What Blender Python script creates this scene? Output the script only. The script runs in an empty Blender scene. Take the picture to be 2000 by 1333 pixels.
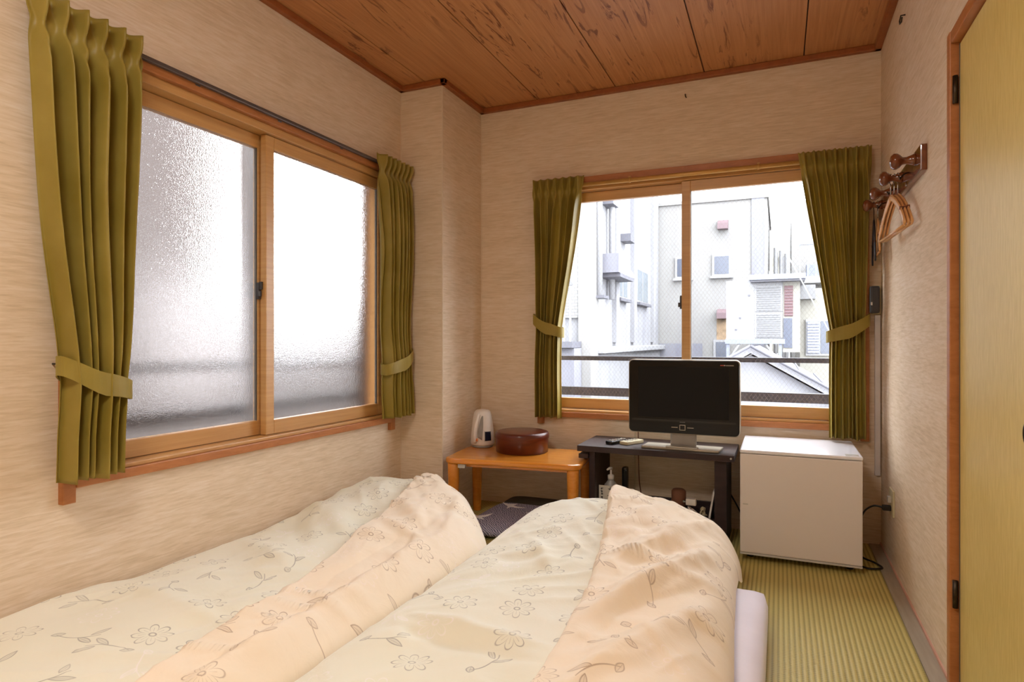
import bpy, bmesh, math, random
import numpy as np
from mathutils import Vector, Matrix

random.seed(7); np.random.seed(7)
scene = bpy.context.scene
C = scene.collection
PI = math.pi

# ------------------------------------------------------------------ camera
CAM_H = 0.98
YAW = math.atan(523 / 1212.0)
cam_d = bpy.data.cameras.new('camera')
cam_d.sensor_fit = 'HORIZONTAL'; cam_d.sensor_width = 36.0
cam_d.lens = 1212.0 / 2000.0 * 36.0
cam_d.clip_start = 0.02; cam_d.clip_end = 200
cam = bpy.data.objects.new('camera', cam_d); C.objects.link(cam)
cam.location = (0, 0, CAM_H); cam.rotation_euler = (PI / 2, 0, YAW)
scene.camera = cam

# ------------------------------------------------------------------ world, exposure
SKY = 5.2
LAMP = 17.5  # strength of the added, unseen ceiling lamp
w = bpy.data.worlds.new('overcast_sky'); scene.world = w; w.use_nodes = True
bg = w.node_tree.nodes.get('Background') or w.node_tree.nodes.new('ShaderNodeBackground')
bg.inputs[0].default_value = (0.95, 0.97, 1.0, 1); bg.inputs[1].default_value = SKY
wo = w.node_tree.nodes.get('World Output') or w.node_tree.nodes.new('ShaderNodeOutputWorld')
w.node_tree.links.new(bg.outputs[0], wo.inputs[0])
vs = scene.view_settings
vs.view_transform = 'Standard'; vs.look = 'None'; vs.gamma = 1.0; vs.exposure = 1.22
vs.use_curve_mapping = False
try:
    scene.cycles.use_denoising = True
    scene.cycles.max_bounces = 12; scene.cycles.diffuse_bounces = 6
    scene.cycles.transmission_bounces = 10; scene.cycles.transparent_max_bounces = 12
    scene.cycles.sample_clamp_indirect = 6.0
except Exception:
    pass

# room numbers (metres)
XL, XR, YB, YF, HC = -1.954, 0.446, 3.433, -1.35, 2.40
XP, YP = -1.687, 2.953          # boxed corner column
WT = 0.14                        # wall thickness

# ------------------------------------------------------------------ materials
def srgb(r, g, b):
    f = lambda c: (c / 255 / 12.92) if c / 255 <= 0.04045 else ((c / 255 + 0.055) / 1.055) ** 2.4
    return (f(r), f(g), f(b), 1.0)

class NT:
    """tiny node-tree helper"""
    def __init__(s, name):
        s.m = bpy.data.materials.new(name); s.m.use_nodes = True
        s.t = s.m.node_tree
        s.p = s.t.nodes.get('Principled BSDF'); s.o = s.t.nodes.get('Material Output')
    def n(s, kind, **kw):
        x = s.t.nodes.new('ShaderNode' + kind)
        for k, v in kw.items(): setattr(x, k, v)
        return x
    def l(s, a, b): s.t.links.new(a, b)
    def math(s, op, a, b=None, c=None):
        x = s.n('Math', operation=op)
        for i, v in enumerate((a, b, c)):
            if v is None: continue
            if isinstance(v, (int, float)): x.inputs[i].default_value = v
            else: s.l(v, x.inputs[i])
        return x.outputs[0]
    def mix(s, fac, a, b):
        x = s.n('Mix', data_type='RGBA')
        for i, v in ((0, fac), (6, a), (7, b)):
            if isinstance(v, (int, float)): x.inputs[i].default_value = v
            elif isinstance(v, tuple): x.inputs[i].default_value = v
            else: s.l(v, x.inputs[i])
        return x.outputs[2]
    def coord(s, which='Object', scale=(1, 1, 1), rot=(0, 0, 0)):
        tc = s.n('TexCoord'); mp = s.n('Mapping')
        mp.inputs['Scale'].default_value = scale; mp.inputs['Rotation'].default_value = rot
        s.l(tc.outputs[which], mp.inputs[0]); return mp.outputs[0]
    def noise(s, vec, scale=5, detail=3, rough=0.5, dist=0.0):
        x = s.n('TexNoise'); x.inputs['Scale'].default_value = scale
        x.inputs['Detail'].default_value = detail; x.inputs['Roughness'].default_value = rough
        x.inputs['Distortion'].default_value = dist
        s.l(vec, x.inputs['Vector']); return x.outputs['Fac']
    def ramp(s, fac, stops):
        x = s.n('ValToRGB'); e = x.color_ramp.elements
        while len(e) < len(stops): e.new(0.5)
        for q, (p, c) in zip(e, stops): q.position = p; q.color = c
        s.l(fac, x.inputs[0]); return x.outputs[0]
    def bump(s, h, strength=0.3, dist=0.01):
        x = s.n('Bump'); x.inputs['Strength'].default_value = strength
        x.inputs['Distance'].default_value = dist
        s.l(h, x.inputs['Height']); s.l(x.outputs[0], s.p.inputs['Normal'])

def plain(name, col, rough=0.5, metal=0.0, var=0.06, scale=20, bump=0.0, spec=0.5, sheen=0.0, coat=0.0, trans=0.0):
    k = NT(name); v = k.coord('Object')
    n = k.noise(v, scale, 4)
    d = tuple(c * (1 - var) for c in col[:3]) + (1,); b = tuple(min(1, c * (1 + var)) for c in col[:3]) + (1,)
    k.l(k.ramp(n, [(0.3, d), (0.7, b)]), k.p.inputs['Base Color'])
    k.p.inputs['Roughness'].default_value = rough; k.p.inputs['Metallic'].default_value = metal
    k.p.inputs['Specular IOR Level'].default_value = spec
    k.p.inputs['Sheen Weight'].default_value = sheen; k.p.inputs['Coat Weight'].default_value = coat
    k.p.inputs['Transmission Weight'].default_value = trans
    if bump: k.bump(n, bump)
    return k.m

def wallpaper():
    k = NT('wallpaper')
    v = k.coord('Object', (11, 11, 130), (math.radians(3), math.radians(-3), 0))
    a = k.noise(v, 1.0, 5, 0.62, 0.4)
    b = k.noise(k.coord('Object', (1.3, 1.3, 9)), 1.0, 3)
    f = k.math('ADD', k.math('MULTIPLY', a, 0.75), k.math('MULTIPLY', b, 0.25))
    col = k.ramp(f, [(0.32, srgb(206, 185, 156)), (0.46, srgb(219, 199, 172)), (0.54, srgb(225, 206, 182)), (0.68, srgb(232, 217, 199))])
    k.l(col, k.p.inputs['Base Color']); k.p.inputs['Roughness'].default_value = 0.75
    k.p.inputs['Specular IOR Level'].default_value = 0.25
    k.bump(a, 0.12, 0.004); return k.m

def wood(name, c1, c2, grain=(40, 1.6, 40), rough=0.42, fleck=None, coat=0.0, spec=0.4):
    k = NT(name)
    v = k.coord('Object', grain)
    a = k.noise(v, 1.0, 6, 0.65, 0.9)
    col = k.ramp(a, [(0.28, c1), (0.72, c2)])
    if fleck:
        v2 = k.coord('Object', tuple(g * 0.8 for g in fleck[1]))
        f = k.noise(v2, 1.0, 5, 0.6, 1.6)
        m = k.ramp(f, [(0.57, (0, 0, 0, 1)), (0.63, (1, 1, 1, 1))])
        v3 = k.coord('Object', (2.6, 0.9, 1)); g = k.noise(v3, 1.0, 2)
        gm = k.ramp(g, [(0.42, (0, 0, 0, 1)), (0.58, (1, 1, 1, 1))])
        col = k.mix(k.math('MULTIPLY', k.math('MULTIPLY', m, gm), 0.8), col, fleck[0])
    k.l(col, k.p.inputs['Base Color']); k.p.inputs['Roughness'].default_value = rough
    k.p.inputs['Coat Weight'].default_value = coat; k.p.inputs['Specular IOR Level'].default_value = spec
    k.bump(a, 0.05, 0.003); return k.m

def tatami():
    k = NT('tatami_weave')
    tc = k.n('TexCoord'); sx = k.n('SeparateXYZ'); k.l(tc.outputs['Object'], sx.inputs[0])
    wv = k.math('SINE', k.math('MULTIPLY', sx.outputs[0], 2 * PI / 0.0165))
    cr = k.math('SINE', k.math('MULTIPLY', sx.outputs[1], 2 * PI / 0.011))
    cr = k.math('MULTIPLY', cr, 0.18)
    n = k.noise(k.coord('Object', (60, 5, 1)), 1.0, 4)
    big = k.noise(k.coord('Object', (1.5, 1.2, 1)), 1.0, 2)
    h = k.math('ADD', k.math('MULTIPLY_ADD', wv, 0.5, 0.5), cr)
    col = k.ramp(h, [(0.0, srgb(132, 118, 62)), (0.25, srgb(176, 160, 92)), (0.6, srgb(200, 184, 112)), (1.0, srgb(206, 190, 120))])
    col = k.mix(k.math('MULTIPLY', n, 0.35), col, srgb(176, 164, 84))
    col = k.mix(k.math('MULTIPLY', big, 0.35), col, srgb(186, 172, 96))
    k.l(col, k.p.inputs['Base Color']); k.p.inputs['Roughness'].default_value = 0.55
    k.p.inputs['Specular IOR Level'].default_value = 0.35
    k.bump(h, 0.5, 0.0025); return k.m

def printed_cotton(name, base, base2, ink, white, seed):
    """cotton with line-drawn flowers, buds and two-leaf sprigs (flat print)"""
    k = NT(name)
    uv = k.n('UVMap'); uv.uv_map = 'UVMap'
    mp = k.n('Mapping'); mp.inputs['Location'].default_value = (seed, seed * 0.37, 0)
    k.l(uv.outputs[0], mp.inputs[0])
    S = 6.6
    vo = k.n('TexVoronoi'); vo.voronoi_dimensions = '2D'; vo.feature = 'F1'
    vo.inputs['Scale'].default_value = S; vo.inputs['Randomness'].default_value = 0.55
    k.l(mp.outputs[0], vo.inputs['Vector'])
    sc = k.n('VectorMath', operation='SUBTRACT'); k.l(mp.outputs[0], sc.inputs[0]); k.l(vo.outputs['Position'], sc.inputs[1])
    sm = k.n('VectorMath', operation='SCALE'); sm.inputs[3].default_value = S; k.l(sc.outputs[0], sm.inputs[0])
    cs = k.n('SeparateColor'); k.l(vo.outputs['Color'], cs.inputs[0])
    ro = k.n('VectorRotate', rotation_type='Z_AXIS'); k.l(sm.outputs[0], ro.inputs['Vector'])
    k.l(k.math('MULTIPLY', cs.outputs[0], 6.283), ro.inputs['Angle'])
    sp = k.n('SeparateXYZ'); k.l(ro.outputs[0], sp.inputs[0]); x, y = sp.outputs[0], sp.outputs[1]
    r = k.math('SQRT', k.math('ADD', k.math('MULTIPLY', x, x), k.math('MULTIPLY', y, y)))
    th = k.math('ARCTAN2', y, x)
    def line(d, wd): return k.math('SUBTRACT', 1.0, k.math('SMOOTH_MIN', k.math('DIVIDE', k.math('ABSOLUTE', d), wd), 1.0, 0.05))
    # flower: eight petals outlined, with a small ring and veins
    pet = k.math('ABSOLUTE', k.math('COSINE', k.math('MULTIPLY', th, 4.0)))
    pet = k.math('POWER', pet, 0.6)
    R = k.math('MULTIPLY_ADD', pet, 0.21, 0.10)
    fl = line(k.math('SUBTRACT', r, R), 0.022)
    vein = k.math('MULTIPLY', line(k.math('SINE', k.math('MULTIPLY', th, 4.0)), 0.16), k.math('LESS_THAN', k.math('ABSOLUTE', k.math('SUBTRACT', r, 0.15)), 0.06))
    fl = k.math('MAXIMUM', fl, k.math('MULTIPLY', vein, 0.6))
    fl = k.math('MAXIMUM', fl, line(k.math('SUBTRACT', r, 0.05), 0.02))
    # sprig: curved stem and two leaves and a bud
    yc = k.math('SUBTRACT', y, k.math('MULTIPLY', k.math('MULTIPLY', x, x), 0.7))
    stem = k.math('MULTIPLY', line(yc, 0.016), k.math('LESS_THAN', k.math('ABSOLUTE', x), 0.36))
    def leaf(cx, cy, a, b, ang):
        dx = k.math('SUBTRACT', x, cx); dy = k.math('SUBTRACT', y, cy)
        ca, sa = math.cos(ang), math.sin(ang)
        u = k.math('DIVIDE', k.math('ADD', k.math('MULTIPLY', dx, ca), k.math('MULTIPLY', dy, sa)), a)
        vv = k.math('DIVIDE', k.math('SUBTRACT', k.math('MULTIPLY', dy, ca), k.math('MULTIPLY', dx, sa)), b)
        # pointed leaf: |v| = 1-u^2
        e = k.math('SUBTRACT', k.math('ABSOLUTE', vv), k.math('SUBTRACT', 1.0, k.math('MULTIPLY', u, u)))
        ins = k.math('LESS_THAN', k.math('ABSOLUTE', u), 1.05)
        o = k.math('MULTIPLY', line(e, 0.34), ins)
        mid = k.math('MULTIPLY', k.math('MULTIPLY', line(vv, 0.22), ins), 0.7)
        fill = k.math('MULTIPLY', k.math('MULTIPLY', k.math('LESS_THAN', e, 0.0), ins), 0.22)
        return k.math('MAXIMUM', k.math('MAXIMUM', o, mid), fill)
    spg = k.math('MAXIMUM', k.math('MAXIMUM', stem, leaf(0.30, 0.20, 0.15, 0.045, 0.9)), k.math('MAXIMUM', leaf(0.20, -0.08, 0.17, 0.05, -0.5), leaf(-0.33, 0.10, 0.10, 0.055, 0.5)))
    pick = k.math('GREATER_THAN', cs.outputs[1], 0.52)
    ln = k.math('ADD', k.math('MULTIPLY', spg, pick), k.math('MULTIPLY', fl, k.math('SUBTRACT', 1.0, pick)))
    # uneven ink
    ik = k.noise(mp.outputs[0], 14, 3)
    ln = k.math('MULTIPLY', ln, k.math('MULTIPLY_ADD', ik, 1.0, 0.15))
    wf = k.math('GREATER_THAN', cs.outputs[2], 0.80)
    inkc = k.mix(wf, ink, white)
    cloud = k.noise(mp.outputs[0], 2.2, 2)
    bc = k.mix(cloud, base, base2)
    col = k.mix(k.math('MINIMUM', k.math('MAXIMUM', ln, 0.0), 0.72), bc, inkc)
    k.l(col, k.p.inputs['Base Color']); k.p.inputs['Roughness'].default_value = 0.7
    k.p.inputs['Specular IOR Level'].default_value = 0.3; k.p.inputs['Sheen Weight'].default_value = 0.25
    fn = k.noise(mp.outputs[0], 9, 5, 0.6, 0.8)
    k.bump(fn, 0.28, 0.012)
    return k.m

def frosted():
    k = NT('frosted_glass')
    v = k.coord('Object')
    n = k.noise(v, 260, 2, 0.5); n2 = k.noise(v, 120, 1)
    k.p.inputs['Base Color'].default_value = (0.96, 0.92, 0.90, 1)
    k.p.inputs['Transmission Weight'].default_value = 1.0
    k.p.inputs['Roughness'].default_value = 0.10; k.p.inputs['IOR'].default_value = 1.45
    k.bump(k.math('ADD', n, k.math('MULTIPLY', n2, 0.5)), 0.22, 0.004); return k.m

def wired():
    k = NT('wired_glass')
    tc = k.n('TexCoord'); sx = k.n('SeparateXYZ'); k.l(tc.outputs['Object'], sx.inputs[0])
    def ln(sgn):
        q = k.math('ADD', k.math('MULTIPLY', sx.outputs[0], 1.0), k.math('MULTIPLY', sx.outputs[2], sgn * 0.72))
        q = k.math('FRACT', k.math('DIVIDE', q, 0.021))
        return k.math('LESS_THAN', k.math('ABSOLUTE', k.math('SUBTRACT', q, 0.5)), 0.055)
    m = k.math('MAXIMUM', ln(1), ln(-1))
    tr = k.n('BsdfTransparent'); tr.inputs[0].default_value = (0.97, 0.98, 0.99, 1)
    df = k.n('BsdfDiffuse'); df.inputs[0].default_value = (0.55, 0.56, 0.6, 1)
    gl = k.n('BsdfGlossy'); gl.inputs['Roughness'].default_value = 0.02
    fr = k.n('Fresnel'); fr.inputs[0].default_value = 1.45
    a = k.n('MixShader'); k.l(k.math('MULTIPLY', fr.outputs[0], 0.25), a.inputs[0]); k.l(tr.outputs[0], a.inputs[1]); k.l(gl.outputs[0], a.inputs[2])
    b = k.n('MixShader'); k.l(k.math('MULTIPLY', m, 0.13), b.inputs[0]); k.l(a.outputs[0], b.inputs[1]); k.l(df.outputs[0], b.inputs[2])
    k.l(b.outputs[0], k.o.inputs[0]); return k.m

def curtain_cloth():
    k = NT('green_satin_curtain')
    v = k.coord('Object', (1, 1, 1)); n = k.noise(v, 6, 4)
    fine = k.noise(k.coord('Object', (40, 40, 900)), 1.0, 2)
    col = k.ramp(n, [(0.3, srgb(150, 130, 50)), (0.7, srgb(172, 152, 74))])
    k.l(col, k.p.inputs['Base Color']); k.p.inputs['Roughness'].default_value = 0.42
    k.p.inputs['Specular IOR Level'].default_value = 0.35
    k.p.inputs['Sheen Weight'].default_value = 0.3; k.p.inputs['Sheen Tint'].default_value = srgb(214, 205, 130)
    k.bump(k.math('ADD', k.math('MULTIPLY', fine, 0.25), n), 0.12, 0.006)
    tl = k.n('BsdfTranslucent'); tl.inputs[0].default_value = srgb(186, 160, 60)
    mx = k.n('MixShader'); mx.inputs[0].default_value = 0.22
    k.l(k.p.outputs[0], mx.inputs[1]); k.l(tl.outputs[0], mx.inputs[2]); k.l(mx.outputs[0], k.o.inputs[0])
    return k.m

def zabuton_cloth():
    k = NT('indigo_cushion_cloth')
    tc = k.n('TexCoord'); mp = k.n('Mapping'); k.l(tc.outputs['Object'], mp.inputs[0])
    wv = k.n('TexWave'); wv.bands_direction = 'DIAGONAL'; wv.inputs['Scale'].default_value = 42
    wv.inputs['Distortion'].default_value = 6; wv.inputs['Detail'].default_value = 2
    k.l(mp.outputs[0], wv.inputs[0])
    k.l(k.ramp(wv.outputs['Fac'], [(0.3, srgb(96, 96, 122)), (0.75, srgb(190, 186, 204))]), k.p.inputs['Base Color'])
    k.p.inputs['Roughness'].default_value = 0.85; return k.m

def stained(name, col, dirt, amount=0.5, vert=True, rough=0.85):
    k = NT(name)
    a = k.noise(k.coord('Object', (2.2, 2.2, 0.35) if vert else (1, 1, 1)), 1.0, 6, 0.65, 0.3)
    b = k.noise(k.coord('Object', (14, 14, 3)), 1.0, 3)
    m = k.ramp(a, [(0.48, (0, 0, 0, 1)), (0.72, (1, 1, 1, 1))])
    c = k.mix(k.math('MULTIPLY', m, amount), col, dirt)
    c = k.mix(k.math('MULTIPLY', b, 0.15), c, dirt)
    k.l(c, k.p.inputs['Base Color']); k.p.inputs['Roughness'].default_value = rough
    k.p.inputs['Specular IOR Level'].default_value = 0.2; return k.m

def brickwork(name, c1, c2, mortar):
    k = NT(name)
    tc = k.n('TexCoord'); sx = k.n('SeparateXYZ'); cb = k.n('CombineXYZ')
    k.l(tc.outputs['Object'], sx.inputs[0]); k.l(sx.outputs[0], cb.inputs[0]); k.l(sx.outputs[2], cb.inputs[1])
    br = k.n('TexBrick'); br.inputs['Color1'].default_value = c1; br.inputs['Color2'].default_value = c2
    br.inputs['Mortar'].default_value = mortar; br.inputs['Scale'].default_value = 4.0
    br.inputs['Mortar Size'].default_value = 0.025
    k.l(cb.outputs[0], br.inputs['Vector']); k.l(br.outputs[0], k.p.inputs['Base Color'])
    k.p.inputs['Roughness'].default_value = 0.8; return k.m

def emit(name, col, s):
    k = NT(name); k.p.inputs['Base Color'].default_value = (0.9, 0.9, 0.9, 1)
    k.p.inputs['Emission Color'].default_value = col; k.p.inputs['Emission Strength'].default_value = s; return k.m

M = dict(
    wall=wallpaper(),
    ceil=wood('ceiling_wood', srgb(172, 114, 68), srgb(202, 144, 94), (60, 1.5, 20), 0.5, (srgb(104, 48, 18), (30, 3.6, 1))),
    groove=plain('ceiling_groove', srgb(70, 44, 28), 0.8),
    trim=wood('ceiling_trim_wood', srgb(138, 76, 34), srgb(160, 92, 46), (20, 20, 20), 0.45),
    casing=wood('window_casing_wood', srgb(164, 102, 56), srgb(188, 124, 74), (12, 12, 40), 0.4),
    alu=wood('woodgrain_aluminium', srgb(188, 140, 82), srgb(206, 160, 100), (2, 2, 60), 0.38, None, 0, 0.5),
    alu_dark=plain('sash_gasket', srgb(98, 92, 84), 0.5),
    frost=frosted(), wire=wired(), curtain=curtain_cloth(),
    tatami=tatami(),
    strip=wood('floor_edge_strip', srgb(150, 138, 118), srgb(170, 158, 138), (40, 3, 5), 0.6),
    pink=plain('pink_skirting_line', srgb(206, 160, 138), 0.6),
    bead=plain('corner_sealant', srgb(222, 204, 180), 0.7),
    duvet_g1=printed_cotton('pale_green_print', srgb(232, 230, 206), srgb(240, 239, 226), srgb(120, 112, 108), srgb(250, 244, 246), 0.0),
    duvet_g2=printed_cotton('pale_green_print_second', srgb(232, 230, 206), srgb(240, 239, 226), srgb(116, 108, 106), srgb(250, 244, 246), 3.7),
    duvet_p1=printed_cotton('peach_print', srgb(243, 227, 199), srgb(247, 234, 214), srgb(150, 116, 84), srgb(250, 236, 226), 7.3),
    duvet_p2=printed_cotton('peach_print_second', srgb(243, 227, 199), srgb(247, 234, 214), srgb(150, 120, 92), srgb(250, 236, 226), 11.9),
    sheet=plain('white_sheet', srgb(228, 222, 236), 0.7, bump=0.15, scale=9, var=0.03, sheen=0.2),
    table=wood('honey_table_wood', srgb(206, 124, 36), srgb(226, 150, 58), (4, 30, 30), 0.22, None, 0.5),
    dark=wood('dark_stand_wood', srgb(46, 33, 33), srgb(62, 46, 44), (4, 30, 30), 0.45, None, 0, 0.3),
    lacquer=wood('red_lacquer', srgb(72, 26, 14), srgb(104, 44, 22), (6, 6, 22), 0.34, None, 0.25, 0.35),
    white=plain('white_plastic', srgb(228, 222, 214), 0.35, var=0.02),
    fridge=plain('fridge_white', srgb(222, 214, 208), 0.42, var=0.012, scale=4),
    fridge_top=plain('fridge_top_white', srgb(232, 232, 238), 0.3, var=0.015, scale=4),
    grey=plain('grey_plastic', srgb(150, 146, 140), 0.45), lightgrey=plain('light_grey_plastic', srgb(190, 186, 178), 0.4),
    navy=plain('navy_panel', srgb(34, 34, 50), 0.2), orange=plain('orange_mark', srgb(214, 120, 60), 0.5),
    black=plain('black_plastic', srgb(20, 19, 19), 0.22), gloss=plain('gloss_black', srgb(10, 10, 12), 0.15, spec=0.3),
    screen=plain('dark_screen', srgb(13, 12, 12), 0.4, var=0.02, spec=0.2), silver=plain('silver_plastic', srgb(172, 164, 148), 0.35, 0.6),
    rubber=plain('black_cable', srgb(20, 18, 18), 0.5), beige=plain('beige_plastic', srgb(206, 194, 160), 0.45),
    ivory=plain('ivory_plate', srgb(206, 196, 160), 0.5), duct=plain('white_cable_duct', srgb(214, 208, 206), 0.45),
    remote_dark=plain('dark_grey_plastic', srgb(64, 62, 64), 0.45),
    rack=wood('rack_wood', srgb(98, 50, 26), srgb(130, 72, 38), (24, 8, 24), 0.2, None, 0.6),
    hanger=wood('hanger_wood', srgb(206, 150, 92), srgb(228, 178, 120), (40, 6, 40), 0.35, None, 0.2),
    hanger_dark=plain('black_hanger', srgb(34, 32, 40), 0.4), wire_metal=plain('steel_wire', srgb(190, 186, 180), 0.25, 1.0),
    hook=plain('dark_steel_hook', srgb(66, 56, 46), 0.4, 0.8), brass=plain('brass_rail', srgb(196, 152, 84), 0.35, 0.35),
    rail_grey=plain('grey_curtain_track', srgb(104, 96, 94), 0.35, 0.5),
    doorpaper=None, zab=zabuton_cloth(), crane=plain('crane_print_cloth', srgb(244, 240, 238), 0.85),
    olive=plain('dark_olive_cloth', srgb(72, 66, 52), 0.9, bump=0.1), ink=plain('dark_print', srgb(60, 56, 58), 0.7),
    card=plain('printed_card', srgb(214, 208, 196), 0.6), bottle=plain('cloudy_bottle', srgb(196, 194, 190), 0.3, trans=0.35),
    brown=plain('brown_cork', srgb(120, 76, 52), 0.7), lamp=emit('added_lamp_diffuser', (1.0, 0.955, 0.88, 1), LAMP),  # glow of the ceiling lamp added to lift the daylight
    red=plain('red_print', srgb(170, 70, 60), 0.5),
    # outside
    pale=stained('pale_render', (0.26, 0.26, 0.27, 1), (0.17, 0.17, 0.205, 1), 0.6),
    cream=stained('cream_render', (0.25, 0.245, 0.235, 1), (0.18, 0.172, 0.188, 1), 0.35),
    cream2=stained('cream_render_warm', (0.26, 0.25, 0.22, 1), (0.20, 0.19, 0.17, 1), 0.25),
    stain=stained('stained_render', (0.20, 0.20, 0.225, 1), (0.14, 0.14, 0.18, 1), 0.7),
    tile=brickwork('white_brick_tile', (0.26, 0.255, 0.245, 1), (0.235, 0.235, 0.23, 1), (0.16, 0.16, 0.16, 1)),
    extglass=plain('outside_window_glass', (0.07, 0.08, 0.11, 1), 0.2),
    extglass_l=plain('outside_pale_glass', (0.14, 0.16, 0.18, 1), 0.25),
    extwhite=plain('outside_white_metal', (0.28, 0.28, 0.29, 1), 0.5), extgrey=plain('outside_grey_metal', (0.11, 0.11, 0.13, 1), 0.5),
    extblue=plain('outside_bluish_steel', (0.175, 0.19, 0.24, 1), 0.5), louver=plain('grey_louver', (0.15, 0.15, 0.155, 1), 0.5),
    maroon=plain('maroon_louver', (0.10, 0.045, 0.05, 1), 0.5), rust=plain('rust_stain', (0.27, 0.19, 0.12, 1), 0.9, var=0.3, scale=6),
    pinkbox=plain('pinkish_vent_metal', (0.15, 0.10, 0.11, 1), 0.6), roof=stained('white_sheet_roof', (0.28, 0.28, 0.30, 1), (0.22, 0.22, 0.245, 1), 0.3, False, 0.5),
    rail=plain('dark_rail_paint', (0.038, 0.039, 0.054, 1), 0.5, var=0.3, scale=60), railtop=plain('grey_ledge', (0.09, 0.09, 0.10, 1), 0.7),
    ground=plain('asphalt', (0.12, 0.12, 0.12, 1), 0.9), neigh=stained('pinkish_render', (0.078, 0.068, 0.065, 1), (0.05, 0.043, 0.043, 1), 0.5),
    neigh2=plain('pale_shutter', (0.16, 0.15, 0.15, 1), 0.6), plant=plain('dry_plant', (0.07, 0.07, 0.06, 1), 0.9),
)
def door_paper():
    k = NT('green_door_paper')
    a = k.noise(k.coord('Object', (120, 120, 16)), 1.0, 4, 0.6, 0.5); b = k.noise(k.coord('Object', (3, 3, 3)), 1.0, 3)
    f = k.math('ADD', k.math('MULTIPLY', a, 0.7), k.math('MULTIPLY', b, 0.3))
    k.l(k.ramp(f, [(0.3, srgb(206, 184, 104)), (0.7, srgb(228, 208, 136))]), k.p.inputs['Base Color'])
    k.p.inputs['Roughness'].default_value = 0.4; k.p.inputs['Specular IOR Level'].default_value = 0.5
    k.bump(a, 0.1, 0.003); return k.m
M['doorpaper'] = door_paper()

# ------------------------------------------------------------------ geometry helpers
ident = lambda a, b, c: (a, b, c)

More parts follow.
